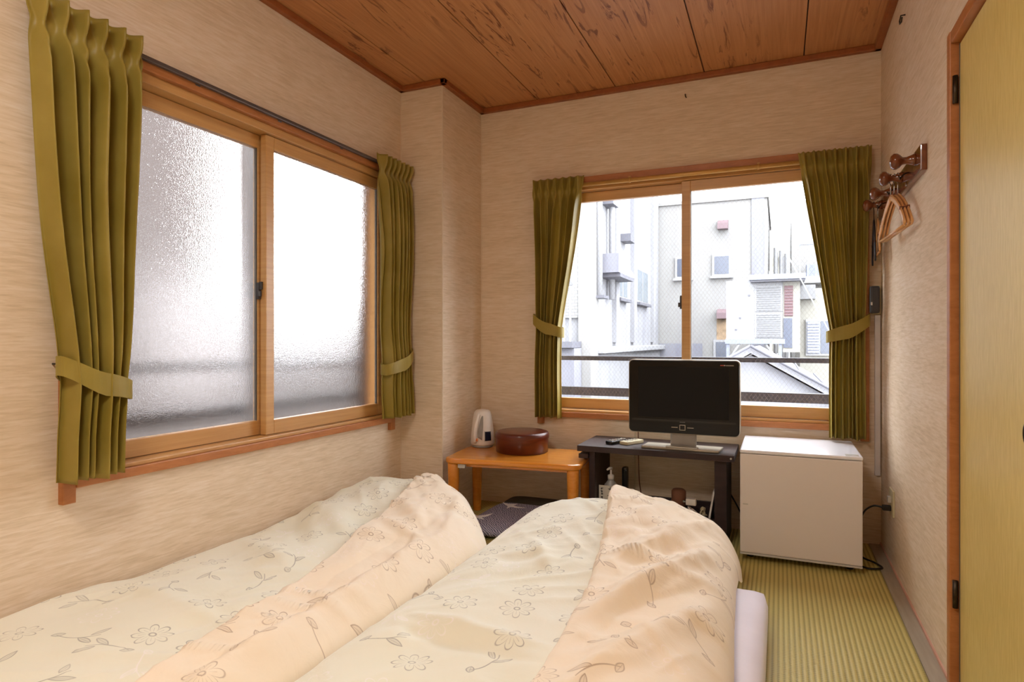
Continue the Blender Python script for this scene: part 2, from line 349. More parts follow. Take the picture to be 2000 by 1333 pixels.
class G:
    """collects shapes; build() links them as one mesh object"""
    def __init__(s, f=ident): s.bm = bmesh.new(); s.f = f
    def _add(s, vs, fs, smooth=False):
        v = [s.bm.verts.new(s.f(*p)) for p in vs]
        for q in fs:
            try:
                fc = s.bm.faces.new([v[i] for i in q]); fc.smooth = smooth
            except ValueError: pass
        return v
    def box(s, lo, hi, bev=0.0):
        x0, y0, z0 = lo; x1, y1, z1 = hi
        t = bmesh.new()
        vs = [t.verts.new(p) for p in ((x0,y0,z0),(x1,y0,z0),(x1,y1,z0),(x0,y1,z0),(x0,y0,z1),(x1,y0,z1),(x1,y1,z1),(x0,y1,z1))]
        for q in ((0,3,2,1),(4,5,6,7),(0,1,5,4),(1,2,6,5),(2,3,7,6),(3,0,4,7)): t.faces.new([vs[i] for i in q])
        if bev > 0: bmesh.ops.bevel(t, geom=t.edges[:], offset=bev, segments=2, profile=0.6, affect='EDGES')
        t.verts.index_update()
        s._add([tuple(v.co) for v in t.verts], [[v.index for v in f.verts] for f in t.faces]); t.free(); return s
    def prism(s, poly, z0, z1, axis=2, bev=0.0):
        t = bmesh.new(); n = len(poly)
        def mk(p, h): return (p[0], p[1], h) if axis == 2 else ((p[0], h, p[1]) if axis == 1 else (h, p[0], p[1]))
        a = [t.verts.new(mk(p, z0)) for p in poly]; b = [t.verts.new(mk(p, z1)) for p in poly]
        t.faces.new(a); t.faces.new(b)
        for i in range(n): t.faces.new((a[i], a[(i+1) % n], b[(i+1) % n], b[i]))
        bmesh.ops.recalc_face_normals(t, faces=t.faces[:])
        if bev > 0: bmesh.ops.bevel(t, geom=t.edges[:], offset=bev, segments=3, profile=0.5, affect='EDGES')
        t.verts.index_update()
        s._add([tuple(v.co) for v in t.verts], [[v.index for v in f.verts] for f in t.faces]); t.free(); return s
    def tube(s, pts, r, n=8, flat=1.0, closed=False):
        pts = [Vector(p) for p in pts]; m = len(pts); vs = []
        rs = r if isinstance(r, (list, tuple)) else [r] * m
        up = None
        for i, p in enumerate(pts):
            d = (pts[(i+1) % m] - pts[i-1]) if closed else (pts[min(i+1, m-1)] - pts[max(i-1, 0)])
            d.normalize()
            if up is None: up = Vector((0, 0, 1)) if abs(d.z) < 0.9 else Vector((1, 0, 0))
            sd = d.cross(up); sd.normalize(); u2 = sd.cross(d); u2.normalize(); up = u2
            for k in range(n):
                an = 2 * PI * k / n
                vs.append(tuple(p + sd * (rs[i] * flat * math.cos(an)) + u2 * (rs[i] * math.sin(an))))
        fs = []
        for i in range(m if closed else m - 1):
            j = (i + 1) % m
            for k in range(n): fs.append((i*n+k, i*n+(k+1) % n, j*n+(k+1) % n, j*n+k))
        if not closed: fs += [tuple(range(n))[::-1], tuple((m-1)*n+k for k in range(n))]
        s._add(vs, fs, True); return s
    def lathe(s, prof, c=(0, 0, 0), n=40, sx=1.0, sy=1.0, axis=2, smooth=True):
        vs = []; m = len(prof)
        for r, z in prof:
            for k in range(n):
                an = 2 * PI * k / n; a, b = r * sx * math.cos(an), r * sy * math.sin(an)
                p = (a, b, z) if axis == 2 else ((z, a, b) if axis == 0 else (a, z, b))
                vs.append((p[0]+c[0], p[1]+c[1], p[2]+c[2]))
        fs = []
        for i in range(m-1):
            for k in range(n): fs.append((i*n+k, i*n+(k+1) % n, (i+1)*n+(k+1) % n, (i+1)*n+k))
        if prof[0][0] > 1e-6: fs.append(tuple(range(n))[::-1])
        if prof[-1][0] > 1e-6: fs.append(tuple((m-1)*n+k for k in range(n)))
        s._add(vs, fs, smooth); return s
    def grid(s, P, uv=None, smooth=True):
        """P: array (rows, cols, 3)"""
        R, K, _ = P.shape
        v = [[s.bm.verts.new(s.f(*map(float, P[i, j]))) for j in range(K)] for i in range(R)]
        lay = s.bm.loops.layers.uv.get('UVMap') or (s.bm.loops.layers.uv.new('UVMap') if uv is not None else None)
        for i in range(R-1):
            for j in range(K-1):
                f = s.bm.faces.new((v[i][j], v[i][j+1], v[i+1][j+1], v[i+1][j])); f.smooth = smooth
                if uv is not None:
                    for lp, (a, b) in zip(f.loops, ((i, j), (i, j+1), (i+1, j+1), (i+1, j))): lp[lay].uv = uv[a, b]
        return s
    def build(s, name, mat, parent=None, recalc=True, sharp=None):
        if recalc: bmesh.ops.recalc_face_normals(s.bm, faces=s.bm.faces[:])
        me = bpy.data.meshes.new(name); s.bm.to_mesh(me); s.bm.free()
        if sharp:
            try: me.set_sharp_from_angle(angle=math.radians(sharp))
            except Exception: pass
        me.materials.append(M[mat] if isinstance(mat, str) else mat)
        o = bpy.data.objects.new(name, me); C.objects.link(o)
        if parent is not None:
            o.parent = parent
            o.matrix_parent_inverse = Matrix.Translation(parent.location).inverted() if parent.type == 'EMPTY' and not parent.get('local') else Matrix()
        return o

def tag(o, label, cat, group=None):
    o['label'] = label; o['category'] = cat
    if group: o['group'] = group
    return o
def thing(name, label, cat, loc=(0, 0, 0), group=None, local=False):
    """Empty at the base; parts are given in world coordinates unless local"""
    o = bpy.data.objects.new(name, None); C.objects.link(o); o.location = loc; o.empty_display_size = 0.05
    if local: o['local'] = 1
    return tag(o, label, cat, group)
def struct(o, label=None, cat=None):
    o['kind'] = 'structure'
    if label: o['label'] = label
    if cat: o['category'] = cat
    return o
def root(name, loc=(0, 0, 0)):
    o = bpy.data.objects.new(name, None); C.objects.link(o); o.location = loc; o.empty_display_size = 0.05; return o

def vnoise(x, y, seed=0):
    xi = np.floor(x).astype(int); yi = np.floor(y).astype(int); xf = x - xi; yf = y - yi
    u = xf*xf*xf*(xf*(xf*6-15)+10); v = yf*yf*yf*(yf*(yf*6-15)+10)
    def h(a, b):
        q = np.sin(a * 127.1 + b * 311.7 + seed * 74.7) * 43758.5453
        return (q - np.floor(q)) * 2 - 1
    return (h(xi, yi)*(1-u) + h(xi+1, yi)*u)*(1-v) + (h(xi, yi+1)*(1-u) + h(xi+1, yi+1)*u)*v
def fbm(x, y, seed=0, o=3):
    t = 0; a = 1.0; f = 1.0
    for i in range(o): t = t + a * vnoise(x*f, y*f, seed+i*13); a *= 0.5; f *= 2.03
    return t

# ================================================================== THE ROOM
LW0, LW1, BW0, BW1 = 1.15, 2.865, -1.31, 0.395       # window extents along left / back wall
WZ0, WZ1 = 0.548, 1.918
O = 0.03                                             # opening inset behind the casing

flo = struct(G().box((XL-WT, YF-WT, -0.12), (XR+WT, YB+WT, -0.03)).build('floor', 'olive'), 'tatami mat floor with grey edge strip', 'floor')
xs = [XL, -1.12, -0.31, XR-0.052]
G().box((XL, YF, -0.03), (xs[1], YB, 0)).build('tatami_mat', 'tatami', flo)
G().box((xs[1]+0.002, YF, -0.03), (xs[2], YB, 0)).build('tatami_mat', 'tatami', flo)
G().box((xs[2]+0.002, YF, -0.03), (xs[3], YB, 0)).build('tatami_mat', 'tatami', flo)
G().box((xs[3]+0.001, YF, -0.03), (XR, YB, 0.004)).build('edge_strip', 'strip', flo)
struct(G().box((XR-0.005, 2.075, 0.004), (XR, YB, 0.014)).build('baseboard_right', 'pink'), 'thin pinkish line at the foot of right wall', 'baseboard')

cei = struct(G().box((XL-WT, YF-WT, HC+0.011), (XR+WT, YB+WT, HC+0.12)).build('ceiling', 'groove'), 'wood grain board ceiling', 'ceiling')
js = [XL, -1.782, -1.308, -0.842, -0.366, 0.110, XR]
for a, b in zip(js[:-1], js[1:]):
    G().box((a+0.003, YF, HC), (b-0.003, YB, HC+0.02)).build('ceiling_board', 'ceil', cei)

def wall_with_hole(name, f, A0, A1, holes, label):
    """f maps (a, b, z); wall from A0..A1, b 0..WT, holes [(a0,a1,z0,z1)] sorted"""
    g = G(f); a = A0
    for a0, a1, z0, z1 in holes:
        g.box((a, 0, -0.12), (a0, WT, HC+0.12)); g.box((a0, 0, -0.12), (a1, WT, z0)) if z0 > -0.1 else None
        g.box((a0, 0, z1), (a1, WT, HC+0.12)); a = a1
    g.box((a, 0, -0.12), (A1, WT, HC+0.12))
    return struct(g.build(name, 'wall'), label, 'wall')
fL = lambda a, b, z: (XL - b, a, z)
fB = lambda a, b, z: (a, YB + b, z)
fR = lambda a, b, z: (XR + b, a, z)
wall_with_hole('wall_left', fL, YF-WT, YB+WT, [(LW0+O, LW1-O, WZ0+O*0.6, WZ1-O)], 'beige streaked wallpaper wall with the frosted window')
wall_with_hole('wall_back', fB, XL-WT, XR+WT, [(BW0+O, BW1-O, WZ0+O*0.6, WZ1-O)], 'beige streaked wallpaper wall with the clear window')
DY0, DY1, DZ = 1.22, 2.045, 1.80
wall_with_hole('wall_right', fR, YF-WT, YB+WT, [(DY0, DY1, -0.12, DZ)], 'pinkish beige wallpaper wall with the green door')
struct(G().box((XL-WT, YF-WT, -0.12), (XR+WT, YF, HC+0.12)).build('wall_front', 'wall'), 'plain wallpaper wall opposite the clear window', 'wall')
struct(G().box((XL, YP, 0), (XP, YB, HC)).build('wall_column', 'wall'), 'boxed wallpaper column in the corner between both windows', 'column')

tr = [((XL, YF), (XL+0.03, YP)), ((XL, YP-0.03), (XP+0.03, YP)), ((XP, YP-0.03), (XP+0.03, YB)), ((XP, YB-0.03), (XR, YB)), ((XR-0.03, YF), (XR, YB))]
for i, (a, b) in enumerate(tr):
    struct(G().box((a[0], a[1], HC-0.028), (b[0], b[1], HC-0.0005), 0.004).build('trim_%d' % (i+1), 'trim'), 'brown wooden moulding under the ceiling', 'moulding')
for i, (x, y) in enumerate(((XL, YP), (XP, YP), (XP, YB))):
    s = 0.0035
    struct(G().box((x-s, y-s, 0.0), (x+s, y+s, HC-0.03)).build('trim_%d' % (i+6), 'bead'), 'thin pale sealant line in wall corner', 'trim')

# ------------------------------------------------------------------ windows
def window(n, f, A0, A1, glass, label):
    W = root('window_%d' % n, f((A0+A1)/2, 0, WZ0)); struct(W, label, 'window')
    def P(name, lo, hi, mat, par=W, bev=0.003):
        return G(f).box(lo, hi, bev).build(name, mat, par)
    cw = 0.038
    P('casing_jamb', (A0, -0.022, WZ0-0.052), (A0+cw, WT, WZ1), 'casing')
    P('casing_jamb', (A1-cw, -0.022, WZ0-0.052), (A1, WT, WZ1), 'casing')
    P('casing_head', (A0+cw, -0.022, WZ1-0.037), (A1-cw, WT, WZ1), 'casing')
    P('casing_sill', (A0+cw, -0.026, WZ0-0.008), (A1-cw, WT, WZ0+0.022), 'casing')
    a0, a1 = A0+cw, A1-cw; z0, z1 = WZ0+0.022, WZ1-0.037
    P('frame_head', (a0, 0.0, z1-0.034), (a1, 0.11, z1), 'alu'); P('frame_sill', (a0, -0.012, z0), (a1, 0.11, z0+0.014), 'alu')
    P('frame_jamb', (a0, 0.0, z0), (a0+0.022, 0.11, z1), 'alu'); P('frame_jamb', (a1-0.022, 0.0, z0), (a1, 0.11, z1), 'alu')
    mid = A0 + 0.846
    zb, zt = z0+0.016, z1-0.036
    for (s0, s1, b0) in ((mid-0.024, a1-0.02, 0.016), (a0+0.02, mid+0.02, 0.056)):
        b1 = b0+0.030
        sash = P('sash', (s0, b0, zb), (s0+0.046, b1, zt), 'alu')       # left stile carries the sash
        P('stile', (s1-0.046, b0, zb), (s1, b1, zt), 'alu', sash)
        P('top_rail', (s0+0.046, b0, zt-0.055), (s1-0.046, b1, zt), 'alu', sash)
        P('bottom_rail', (s0+0.046, b0, zb), (s1-0.046, b1, zb+0.060), 'alu', sash)
        P('gasket', (s0+0.0455, b0+0.007, zb+0.055), (s0+0.0495, b1-0.007, zt-0.05), 'alu_dark', sash, 0)
        P('gasket', (s1-0.0495, b0+0.007, zb+0.055), (s1-0.0455, b1-0.007, zt-0.05), 'alu_dark', sash, 0)
        g = P('glass_pane', (s0+0.045, b0+0.012, zb+0.058), (s1-0.045, b0+0.017, zt-0.053), glass, sash, 0)
        if b0 > 0.03:
            lt = G(f).box((s1-0.058, b0-0.014, 1.155), (s1-0.040, b0+0.004, 1.225), 0.003).box((s1-0.066, b0-0.022, 1.165), (s1-0.048, b0-0.010, 1.190), 0.003).box((s1-0.055, b0-0.026, 1.195), (s1-0.046, b0-0.012, 1.228), 0.002)
            lt.build('crescent_latch', 'remote_dark', sash)
    return W
window(1, fL, LW0, LW1, 'frost', 'two-sash sliding window with frosted panes in brown wooden casing')
window(2, fB, BW0, BW1, 'wire', 'two-sash sliding window with clear wired glass above the television')

# ------------------------------------------------------------------ door
dr = struct(root('door_1', (XR, (DY0+DY1)/2, 0)), 'green papered door in brown wooden frame', 'door')
fr = lambda lo, hi, nm, mat, bev=0.003, par=dr: G().box(lo, hi, bev).build(nm, mat, par)
fr((XR-0.018, DY1-0.004, 0), (XR+0.09, DY1+0.028, DZ+0.03), 'frame_jamb', 'casing')
fr((XR-0.018, DY0-0.028, 0), (XR+0.09, DY0+0.004, DZ+0.03), 'frame_jamb', 'casing')
fr((XR-0.016, DY0+0.004, DZ-0.004), (XR+0.09, DY1-0.004, DZ+0.03), 'frame_head', 'casing')
leaf = fr((XR+0.004, DY0+0.012, 0.012), (XR+0.034, DY1-0.014, DZ-0.010), 'door_panel', 'doorpaper', 0.002)
fr((XR+0.002, DY1-0.0155, 0.012), (XR+0.03, DY1-0.0135, DZ-0.010), 'edge_strip', 'alu_dark', 0, leaf)
for z in (0.25, 1.63):
    G().tube([(XR-0.006, DY1-0.009, z), (XR-0.006, DY1-0.009, z+0.075)], 0.0065, 10).build('hinge', 'hook', dr)
G().lathe([(0.026, 0.001), (0.027, -0.002), (0.020, -0.004), (0.018, 0.001)], (XR+0.004, 1.525, 0.795), 28, axis=0).build('door_pull', 'hook', leaf)
# room beyond the door is closed off by a dark backing
struct(G().box((XR+WT, DY0-0.1, -0.1), (XR+WT+0.03, DY1+0.1, DZ+0.1)).build('wall_closet', 'wall'), 'wall behind the green door', 'wall')

# ================================================================== CURTAINS
def curtain(name, label, f, top, tie, bot, zt, ztie, zb, nf, fixed, pw=(1, 1), seed=1, bc=-0.074, deep=0.030):
    rnd = random.Random(seed)
    K = nf * 22 + 1
    s = np.linspace(0, 1, K)
    zs = np.concatenate([np.linspace(zt, zt-0.14, 12), np.linspace(zt-0.16, ztie, 34), np.linspace(ztie-0.02, zb, 22)])
    ph = s * nf; warp = 0.24*np.sin(ph*1.7+seed) + 0.12*np.sin(ph*3.1+2*seed)
    famp = np.interp(ph, np.arange(nf+1), [rnd.uniform(0.5, 1.3) for _ in range(nf+1)])
    P = np.zeros((len(zs), K, 3))
    for i, z in enumerate(zs):
        if z >= ztie:
            t = (zt - z) / (zt - ztie)
            e0 = top[0] + (tie[0]-top[0]) * t**pw[0]; e1 = top[1] + (tie[1]-top[1]) * t**pw[1]
        else:
            t = (ztie - z) / (ztie - zb); q = min(1, t*1.6); q = q*q*(3-2*q)
            e0 = tie[0] + (bot[0]-tie[0])*q; e1 = tie[1] + (bot[1]-tie[1])*q
        d = zt - z
        frac = ph - np.floor(ph)
        head = 1.8*np.exp(-((frac-0.5)/0.17)**2) - 0.7
        p2 = ph + warp*min(1, d/0.5) + 0.10*np.sin(z*3.0+seed)
        body = np.cos(2*PI*(p2-0.5)); body = np.sign(body)*np.abs(body)**0.75 * famp + 0.22*np.sin(2*PI*p2*2.0+1.3+z)
        hb = min(1, max(0, (d-0.07)/0.13)); hb = hb*hb*(3-2*hb)
        pinch = 1 - 0.7*math.exp(-((d-0.085)/0.03)**2)
        near = math.exp(-((z-ztie)/0.11)**2)
        amp = (0.030*(1-hb) + deep*hb) * pinch * (1 + 0.08*near)
        prof = head*(1-hb) + body*hb
        sq = s + (0.35/nf)*hb*np.sin(2*PI*p2)/(2*PI)*1.8
        P[i, :, 0] = e0 + (e1-e0)*np.clip(sq, 0, 1)
        P[i, :, 1] = bc - amp*prof - 0.008*np.sin(z*6+seed)*hb*(1-near)
        P[i, :, 2] = z + 0.006*np.cos(2*PI*ph)*(1-hb) + (0.004*np.sin(ph*2.2+seed) if i == len(zs)-1 else 0)
    fx = tie[0] if fixed < 0 else tie[1]
    T = thing(name, label, 'curtain', f((top[0]+top[1])/2, bc, zb))
    o = G(f).grid(P).build('drape', 'curtain', T, recalc=True)
    md = o.modifiers.new('thickness', 'SOLIDIFY'); md.thickness = 0.0022; md.offset = 0
    # tieback band: closed loop round the gathered cloth, running up to a hook on the casing
    ac, aw = (tie[0]+tie[1])/2, (tie[1]-tie[0])/2 + 0.013
    n = 44; hh = 0.034; rows = []
    for k in range(n+1):
        an = 2*PI*k/n
        c, sn = math.cos(an), math.sin(an)
        a = ac + aw*math.copysign(abs(c)**0.8, c); b = bc + 0.046*math.copysign(abs(sn)**0.8, sn)
        up = 0.042*c*fixed - 0.016*(1-abs(c))
        wd = hh*(0.82 + 0.18*(1-abs(c)))
        rows.append([(a, b, ztie+up-wd), (a, b, ztie+up+wd)])
    o2 = G(f).grid(np.array(rows), None, False).build('tieback', 'curtain', T)
    md = o2.modifiers.new('thickness', 'SOLIDIFY'); md.thickness = 0.004; md.offset = 1
    ah = ac + aw*fixed
    G(f).tube([(ah-0.03*fixed, bc+0.05, ztie+0.04), (ah-0.028*fixed, -0.018, ztie+0.045), (ah-0.028*fixed, 0.0, ztie+0.045)], 0.003, 6).build('tieback_hook', 'hook', T)
    return T
curtain('curtain', 'wide green satin curtain tied back beside the frosted window, away from the corner column', fL, (1.030, 1.362), (1.120, 1.296), (1.108, 1.285), 1.948, 0.868, 0.575, 6, -1, (1.25, 2.0), 3, -0.080, 0.040)
curtain('curtain', 'narrow green satin curtain tied back beside the frosted window, next to the corner column', fL, (2.652, 2.935), (2.700, 2.915), (2.690, 2.935), 1.945, 0.872, 0.578, 7, 1, (1.0, 1.0), 5)
curtain('curtain', 'green curtain tied back at the clear window above the red lacquer box', fB, (-1.327, -1.015), (-1.296, -1.146), (-1.305, -1.150), 1.912, 1.068, 0.540, 7, -1, (0.9, 1.15), 8)
curtain('curtain', 'green curtain tied back at the clear window above the small refrigerator', fB, (0.082, 0.402), (0.222, 0.375), (0.220, 0.378), 1.906, 1.040, 0.512, 7, 1, (1.05, 1.0), 12)

# curtain rails
r1 = thing('curtain_rail', 'dark grey curtain track along the top of the frosted window', 'curtain rail', fL(2.0, -0.05, 1.905))
G(fL).box((1.06, -0.040, 1.906), (2.93, -0.024, 1.922), 0.003).build('track', 'rail_grey', r1)
for a in (1.2, 1.6, 2.0, 2.4, 2.8): G(fL).box((a, -0.024, 1.902), (a+0.02, 0.0, 1.918), 0.002).build('bracket', 'rail_grey', r1)
r2 = thing('curtain_rail', 'brass coloured curtain pole across the head of the clear window', 'curtain rail', fB(-0.45, -0.05, 1.86))
G(fB).tube([(-1.32, -0.036, 1.868), (0.395, -0.036, 1.868)], 0.0125, 12).build('pole', 'brass', r2)
for a in (-0.76, -0.10):
    G(fB).tube([(a-0.006, -0.036, 1.868), (a+0.006, -0.036, 1.868)], 0.0155, 12).box((a-0.006, -0.040, 1.876), (a+0.006, -0.018, 1.888)).build('bracket', 'brass', r2)

# ================================================================== BEDDING
def mattress(label, x0, x1, y0, y1, h):
    nx, ny = 40, 60
    p = np.linspace(0, 1, nx); q = np.linspace(0, 1, ny)
    g = G(); bx = (x1-x0)/2; by = (y1-y0)/2
    t = G().box((x0, y0, 0.0), (x1, y1, h), 0.045)
    o = t.build('mattress', 'sheet'); 
    for f_ in o.data.polygons: f_.use_smooth = True
    return tag(o, label, 'mattress')
mattress('white sheeted futon mattress showing beside the tatami under the duvet by the refrigerator', -0.985, -0.036, 0.62, 2.30, 0.130)
mattress('white sheeted futon mattress under the duvet along the frosted window wall', -1.91, -1.125, 0.62, 2.06, 0.115)

def ridge(x, y, x1, y1, x2, y2, wd, h):
    dx, dy = x2-x1, y2-y1; L = math.hypot(dx, dy)
    t = np.clip(((x-x1)*dx + (y-y1)*dy)/L**2, 0, 1)
    d = np.hypot(x-(x1+t*dx), y-(y1+t*dy)); w_ = wd*(0.4+0.6*np.sin(PI*np.clip(t, 0.02, 0.98)))
    return h*np.exp(-(d/w_)**2)*np.sin(PI*np.clip(t*0.94+0.03, 0, 1))**0.7

def duvet(name, label, spec, mats):
    x0f, x1f, y0, y1f, hf, zl, zr, rl, rr = (spec[k] for k in ('x0', 'x1', 'y0', 'y1', 'h', 'zl', 'zr', 'rl', 'rr'))
    def S(p, q):
        """plan fraction -> surface point; p across, q along"""
        # cluster samples at the borders
        y = y0 + (y1f(p)-y0)*q
        xa, xb = x0f(y), x1f(y); x = xa + (xb-xa)*p
        h = hf(x, y)
        def edge(d, r): t = np.clip(d/r, 0, 1); return np.sqrt(np.maximum(0, 1-(1-t)**2.2))
        el = edge(x-xa, rl); er = edge(xb-x, rr); en = edge(y-y0, 0.16); ef = edge((y1f(p)-y), 0.22)
        z = zl + (h-zl)*el
        z = np.minimum(z, zr(y) + (h-zr(y))*er)
        z = 0.02 + (z-0.02)*en*ef
        return np.stack([x, y, z], -1)
    cl = lambda n: 0.5 - 0.5*np.cos(np.linspace(0, PI, n)) if False else np.interp(np.linspace(0, 1, n), [0, .12, .88, 1], [0, .05, .95, 1])
    n1, n2 = 150, 260
    p, q = np.meshgrid(cl(n1), cl(n2))
    P = S(p, q)
    D = thing(name, label, 'duvet', ((P[:, :, 0].min()+P[:, :, 0].max())/2, (y0+P[:, :, 1].max())/2, 0.02))
    uv = P[:, :, :2].copy(); uv[:, :, 0] -= (P[:, :, 2])*0.0
    G().grid(P, uv).build('cover', mats[0], D, recalc=False)
    # folded-back panel, a second layer lying on the first
    pl = spec['flap']            # y -> x of its left edge
    s, q2 = np.meshgrid(np.concatenate([np.linspace(0, 0.06, 12)[:-1], np.linspace(0.06, 1, 120)]), cl(n2)*spec['fq'][1] + (1-cl(n2))*spec['fq'][0])
    y = y0 + (y1f(np.full_like(q2, .6))-y0)*q2
    xa, xb = x0f(y), x1f(y)
    pL = (pl(y)-xa)/(xb-xa); pp = pL + (1-pL)*s
    e = 1e-3
    Q = S(pp, q2)
    du = S(np.clip(pp+e, 0, 1), q2) - S(np.clip(pp-e, 0, 1), q2); dv = S(pp, np.clip(q2+e, 0, 1)) - S(pp, np.clip(q2-e, 0, 1))
    nn = np.cross(du, dv); nn /= np.maximum(1e-9, np.linalg.norm(nn, axis=-1, keepdims=True))
    width = (xb-xa)*(1-pL)*s
    roll = np.sqrt(np.clip(1-(1-np.clip(width/0.022, 0, 1))**2, 0, 1))
    off = (0.004 + spec['lift'](Q[:, :, 0], Q[:, :, 1], width)) * roll - 0.003*(1-roll)
    Q = Q + nn*off[..., None]
    wr = np.maximum(spec['wr'](Q[:, :, 0], Q[:, :, 1]), -0.013)
    Q[:, :, 2] += wr*np.clip(width/0.10, 0, 1)*np.clip((xb-Q[:, :, 0])/0.08, 0, 1)
    uv2 = Q[:, :, :2].copy()
    G().grid(Q, uv2).build('folded_panel', mats[1], D, recalc=False)
    return D

def crease(x, y, sd, a=1.0):
    """soft pulled-cloth creases in several directions"""
    t = 0
    for k, (an, fl, fs, am) in enumerate(((0.5, 3.0, 12, 0.0075), (2.3, 3.5, 15, 0.006), (1.2, 5.0, 22, 0.0035))):
        c, s_ = math.cos(an), math.sin(an)
        u = x*c + y*s_ + 0.06*fbm(x*3, y*3, sd+k); v = -x*s_ + y*c
        n = 1 - np.abs(vnoise(v*fs, u*fl, sd+7*k))*2.0
        m = np.clip(vnoise(x*2.3, y*2.3, sd+31+k)+0.35, 0, 1)
        t = t + a*am*n*m
    return t
def hL(x, y):
    h = 0.222 + 0.02*np.exp(-((x+1.6)/0.3)**2)
    h = h + 0.052*np.exp(-((y-2.42)/0.30)**2)*np.exp(-((x+1.66)/0.28)**2)
    h = h + 0.030*np.exp(-((y-2.55)/0.25)**2)*np.exp(-((x+1.9)/0.15)**2)
    h = h + 0.016*fbm(x*2.6, y*1.8, 3) + 0.008*(1-np.abs(fbm(x*5+y*3, y*2.2-x, 9)))*np.clip(y-1.0, 0.25, 1)
    h = h + crease(x, y, 21)
    h = h + ridge(x, y, -1.85, 1.75, -1.45, 1.55, 0.05, 0.020) + ridge(x, y, -1.90, 2.2, -1.50, 1.9, 0.06, 0.022) + ridge(x, y, -1.75, 1.25, -1.35, 1.2, 0.04, 0.014)
    h = h - ridge(x, y, -1.88, 2.05, -1.55, 1.72, 0.04, 0.016)
    return h
def wrL(x, y):
    w_ = 0.010*(1-2*np.abs(vnoise(x*6+y*2.5, y*3.0-x*2, 31)))*np.clip((y-1.5)/0.6, 0.15, 1)
    w_ = w_ + 0.006*fbm(x*9, y*6, 41)*np.clip((y-1.6)/0.5, 0.1, 1) + crease(x, y, 91, 1.2)*np.clip((y-1.3)/0.6, 0.2, 1)
    w_ = w_ + ridge(x, y, -1.13, 0.6, -1.17, 2.25, 0.05, 0.034) - ridge(x, y, -1.22, 0.6, -1.26, 2.15, 0.045, 0.030) + ridge(x, y, -1.36, 0.9, -1.45, 2.2, 0.07, 0.012)
    w_ = w_ + ridge(x, y, -1.52, 2.25, -1.25, 2.05, 0.035, 0.016) + ridge(x, y, -1.45, 2.02, -1.20, 1.95, 0.03, 0.014) + ridge(x, y, -1.30, 2.45, -1.18, 2.1, 0.03, 0.015)
    return w_
duvet('duvet', 'floral duvet along the frosted window wall, pale green with a peach panel folded over', dict(
    x0=lambda y: XL+0.012+0*y, x1=lambda y: -1.104+0.03*np.sin(y*2.1)*np.clip(2.2-y, 0, 1)*0.3 - 0.03*np.clip((y-2.1)/0.5, 0, 1), y0=0.42, y1=lambda p: 2.88 - 0.60*np.clip(p, 0, 1)**2.3,
    h=hL, zl=0.185, zr=lambda y: 0.128+0*y, rl=0.07, rr=0.20,
    flap=lambda y: np.interp(y, [0.42, 0.86, 1.11, 1.53, 1.69, 2.28, 2.62, 2.9], [-1.25, -1.274, -1.311, -1.357, -1.393, -1.535, -1.655, -1.70]),
    fq=(0.0, 0.985), lift=lambda x, y, wd: 0.022 + 0.018*np.clip((y-1.4)/0.8, 0, 1), wr=wrL), ('duvet_g1', 'duvet_p1'))

def hR(x, y):
    h = 0.236 + 0.015*np.exp(-((x+0.55)/0.3)**2)
    h = h + 0.055*np.exp(-((y-2.45)/0.34)**2)*np.exp(-((x+0.74)/0.34)**2)
    h = h + 0.012*fbm(x*2.4, y*2.0, 53) + 0.008*(1-np.abs(fbm(x*4-y*3, y*2.5+x, 59)))
    h = h + crease(x, y, 61)
    h = h + ridge(x, y, -0.90, 1.42, -0.50, 1.38, 0.03, 0.018) - ridge(x, y, -0.92, 1.35, -0.50, 1.31, 0.03, 0.014)
    h = h + ridge(x, y, -0.82, 2.1, -0.66, 1.85, 0.035, 0.016) + ridge(x, y, -0.90, 1.92, -0.68, 2.02, 0.03, 0.012) - ridge(x, y, -0.80, 1.75, -0.62, 1.95, 0.035, 0.012)
    return h
def wrR(x, y):
    w_ = 0.005*fbm(x*4, y*3, 71)
    w_ = w_ + ridge(x, y, -0.15, 2.30, -0.48, 1.45, 0.045, 0.036) + ridge(x, y, -0.24, 2.45, -0.52, 1.85, 0.04, 0.030) + ridge(x, y, -0.12, 1.85, -0.44, 1.10, 0.045, 0.032) + ridge(x, y, -0.12, 2.10, -0.30, 1.75, 0.03, 0.018)
    w_ = w_ - ridge(x, y, -0.20, 2.36, -0.50, 1.64, 0.04, 0.020) - ridge(x, y, -0.14, 2.05, -0.46, 1.30, 0.045, 0.024) + ridge(x, y, -0.36, 2.50, -0.56, 2.16, 0.04, 0.016)
    w_ = w_ + 0.006*(1-2*np.abs(vnoise((x-y*0.4)*11, y*3.0, 77))) + crease(x, y, 83, 0.7)
    return w_
duvet('duvet', 'floral duvet beside the tatami, pale green with a wide peach panel folded over', dict(
    x0=lambda y: -1.056+0*y, x1=lambda y: -0.165 + np.clip((2.2-y), 0, 1.2)*0.062, y0=0.42, y1=lambda p: 2.78 + 0.02*np.sin(p*3.1) - 0.16*p**2.5 - 0.40*(1-p)**5,
    h=hR, zl=0.137, zr=lambda y: np.interp(y, [0.4, 2.31, 2.45, 2.6], [0.140, 0.138, 0.08, 0.05]), rl=0.20, rr=0.13,
    flap=lambda y: np.interp(y, [0.42, 1.18, 1.46, 1.77, 2.22, 2.5, 2.9], [-0.44, -0.475, -0.491, -0.517, -0.59, -0.645, -0.70]),
    fq=(0.0, 0.955), lift=lambda x, y, wd: 0.022 + 0.045*np.clip((y-1.9)/0.6, 0, 1)*np.exp(-wd/0.30), wr=wrR), ('duvet_g2', 'duvet_p2'))

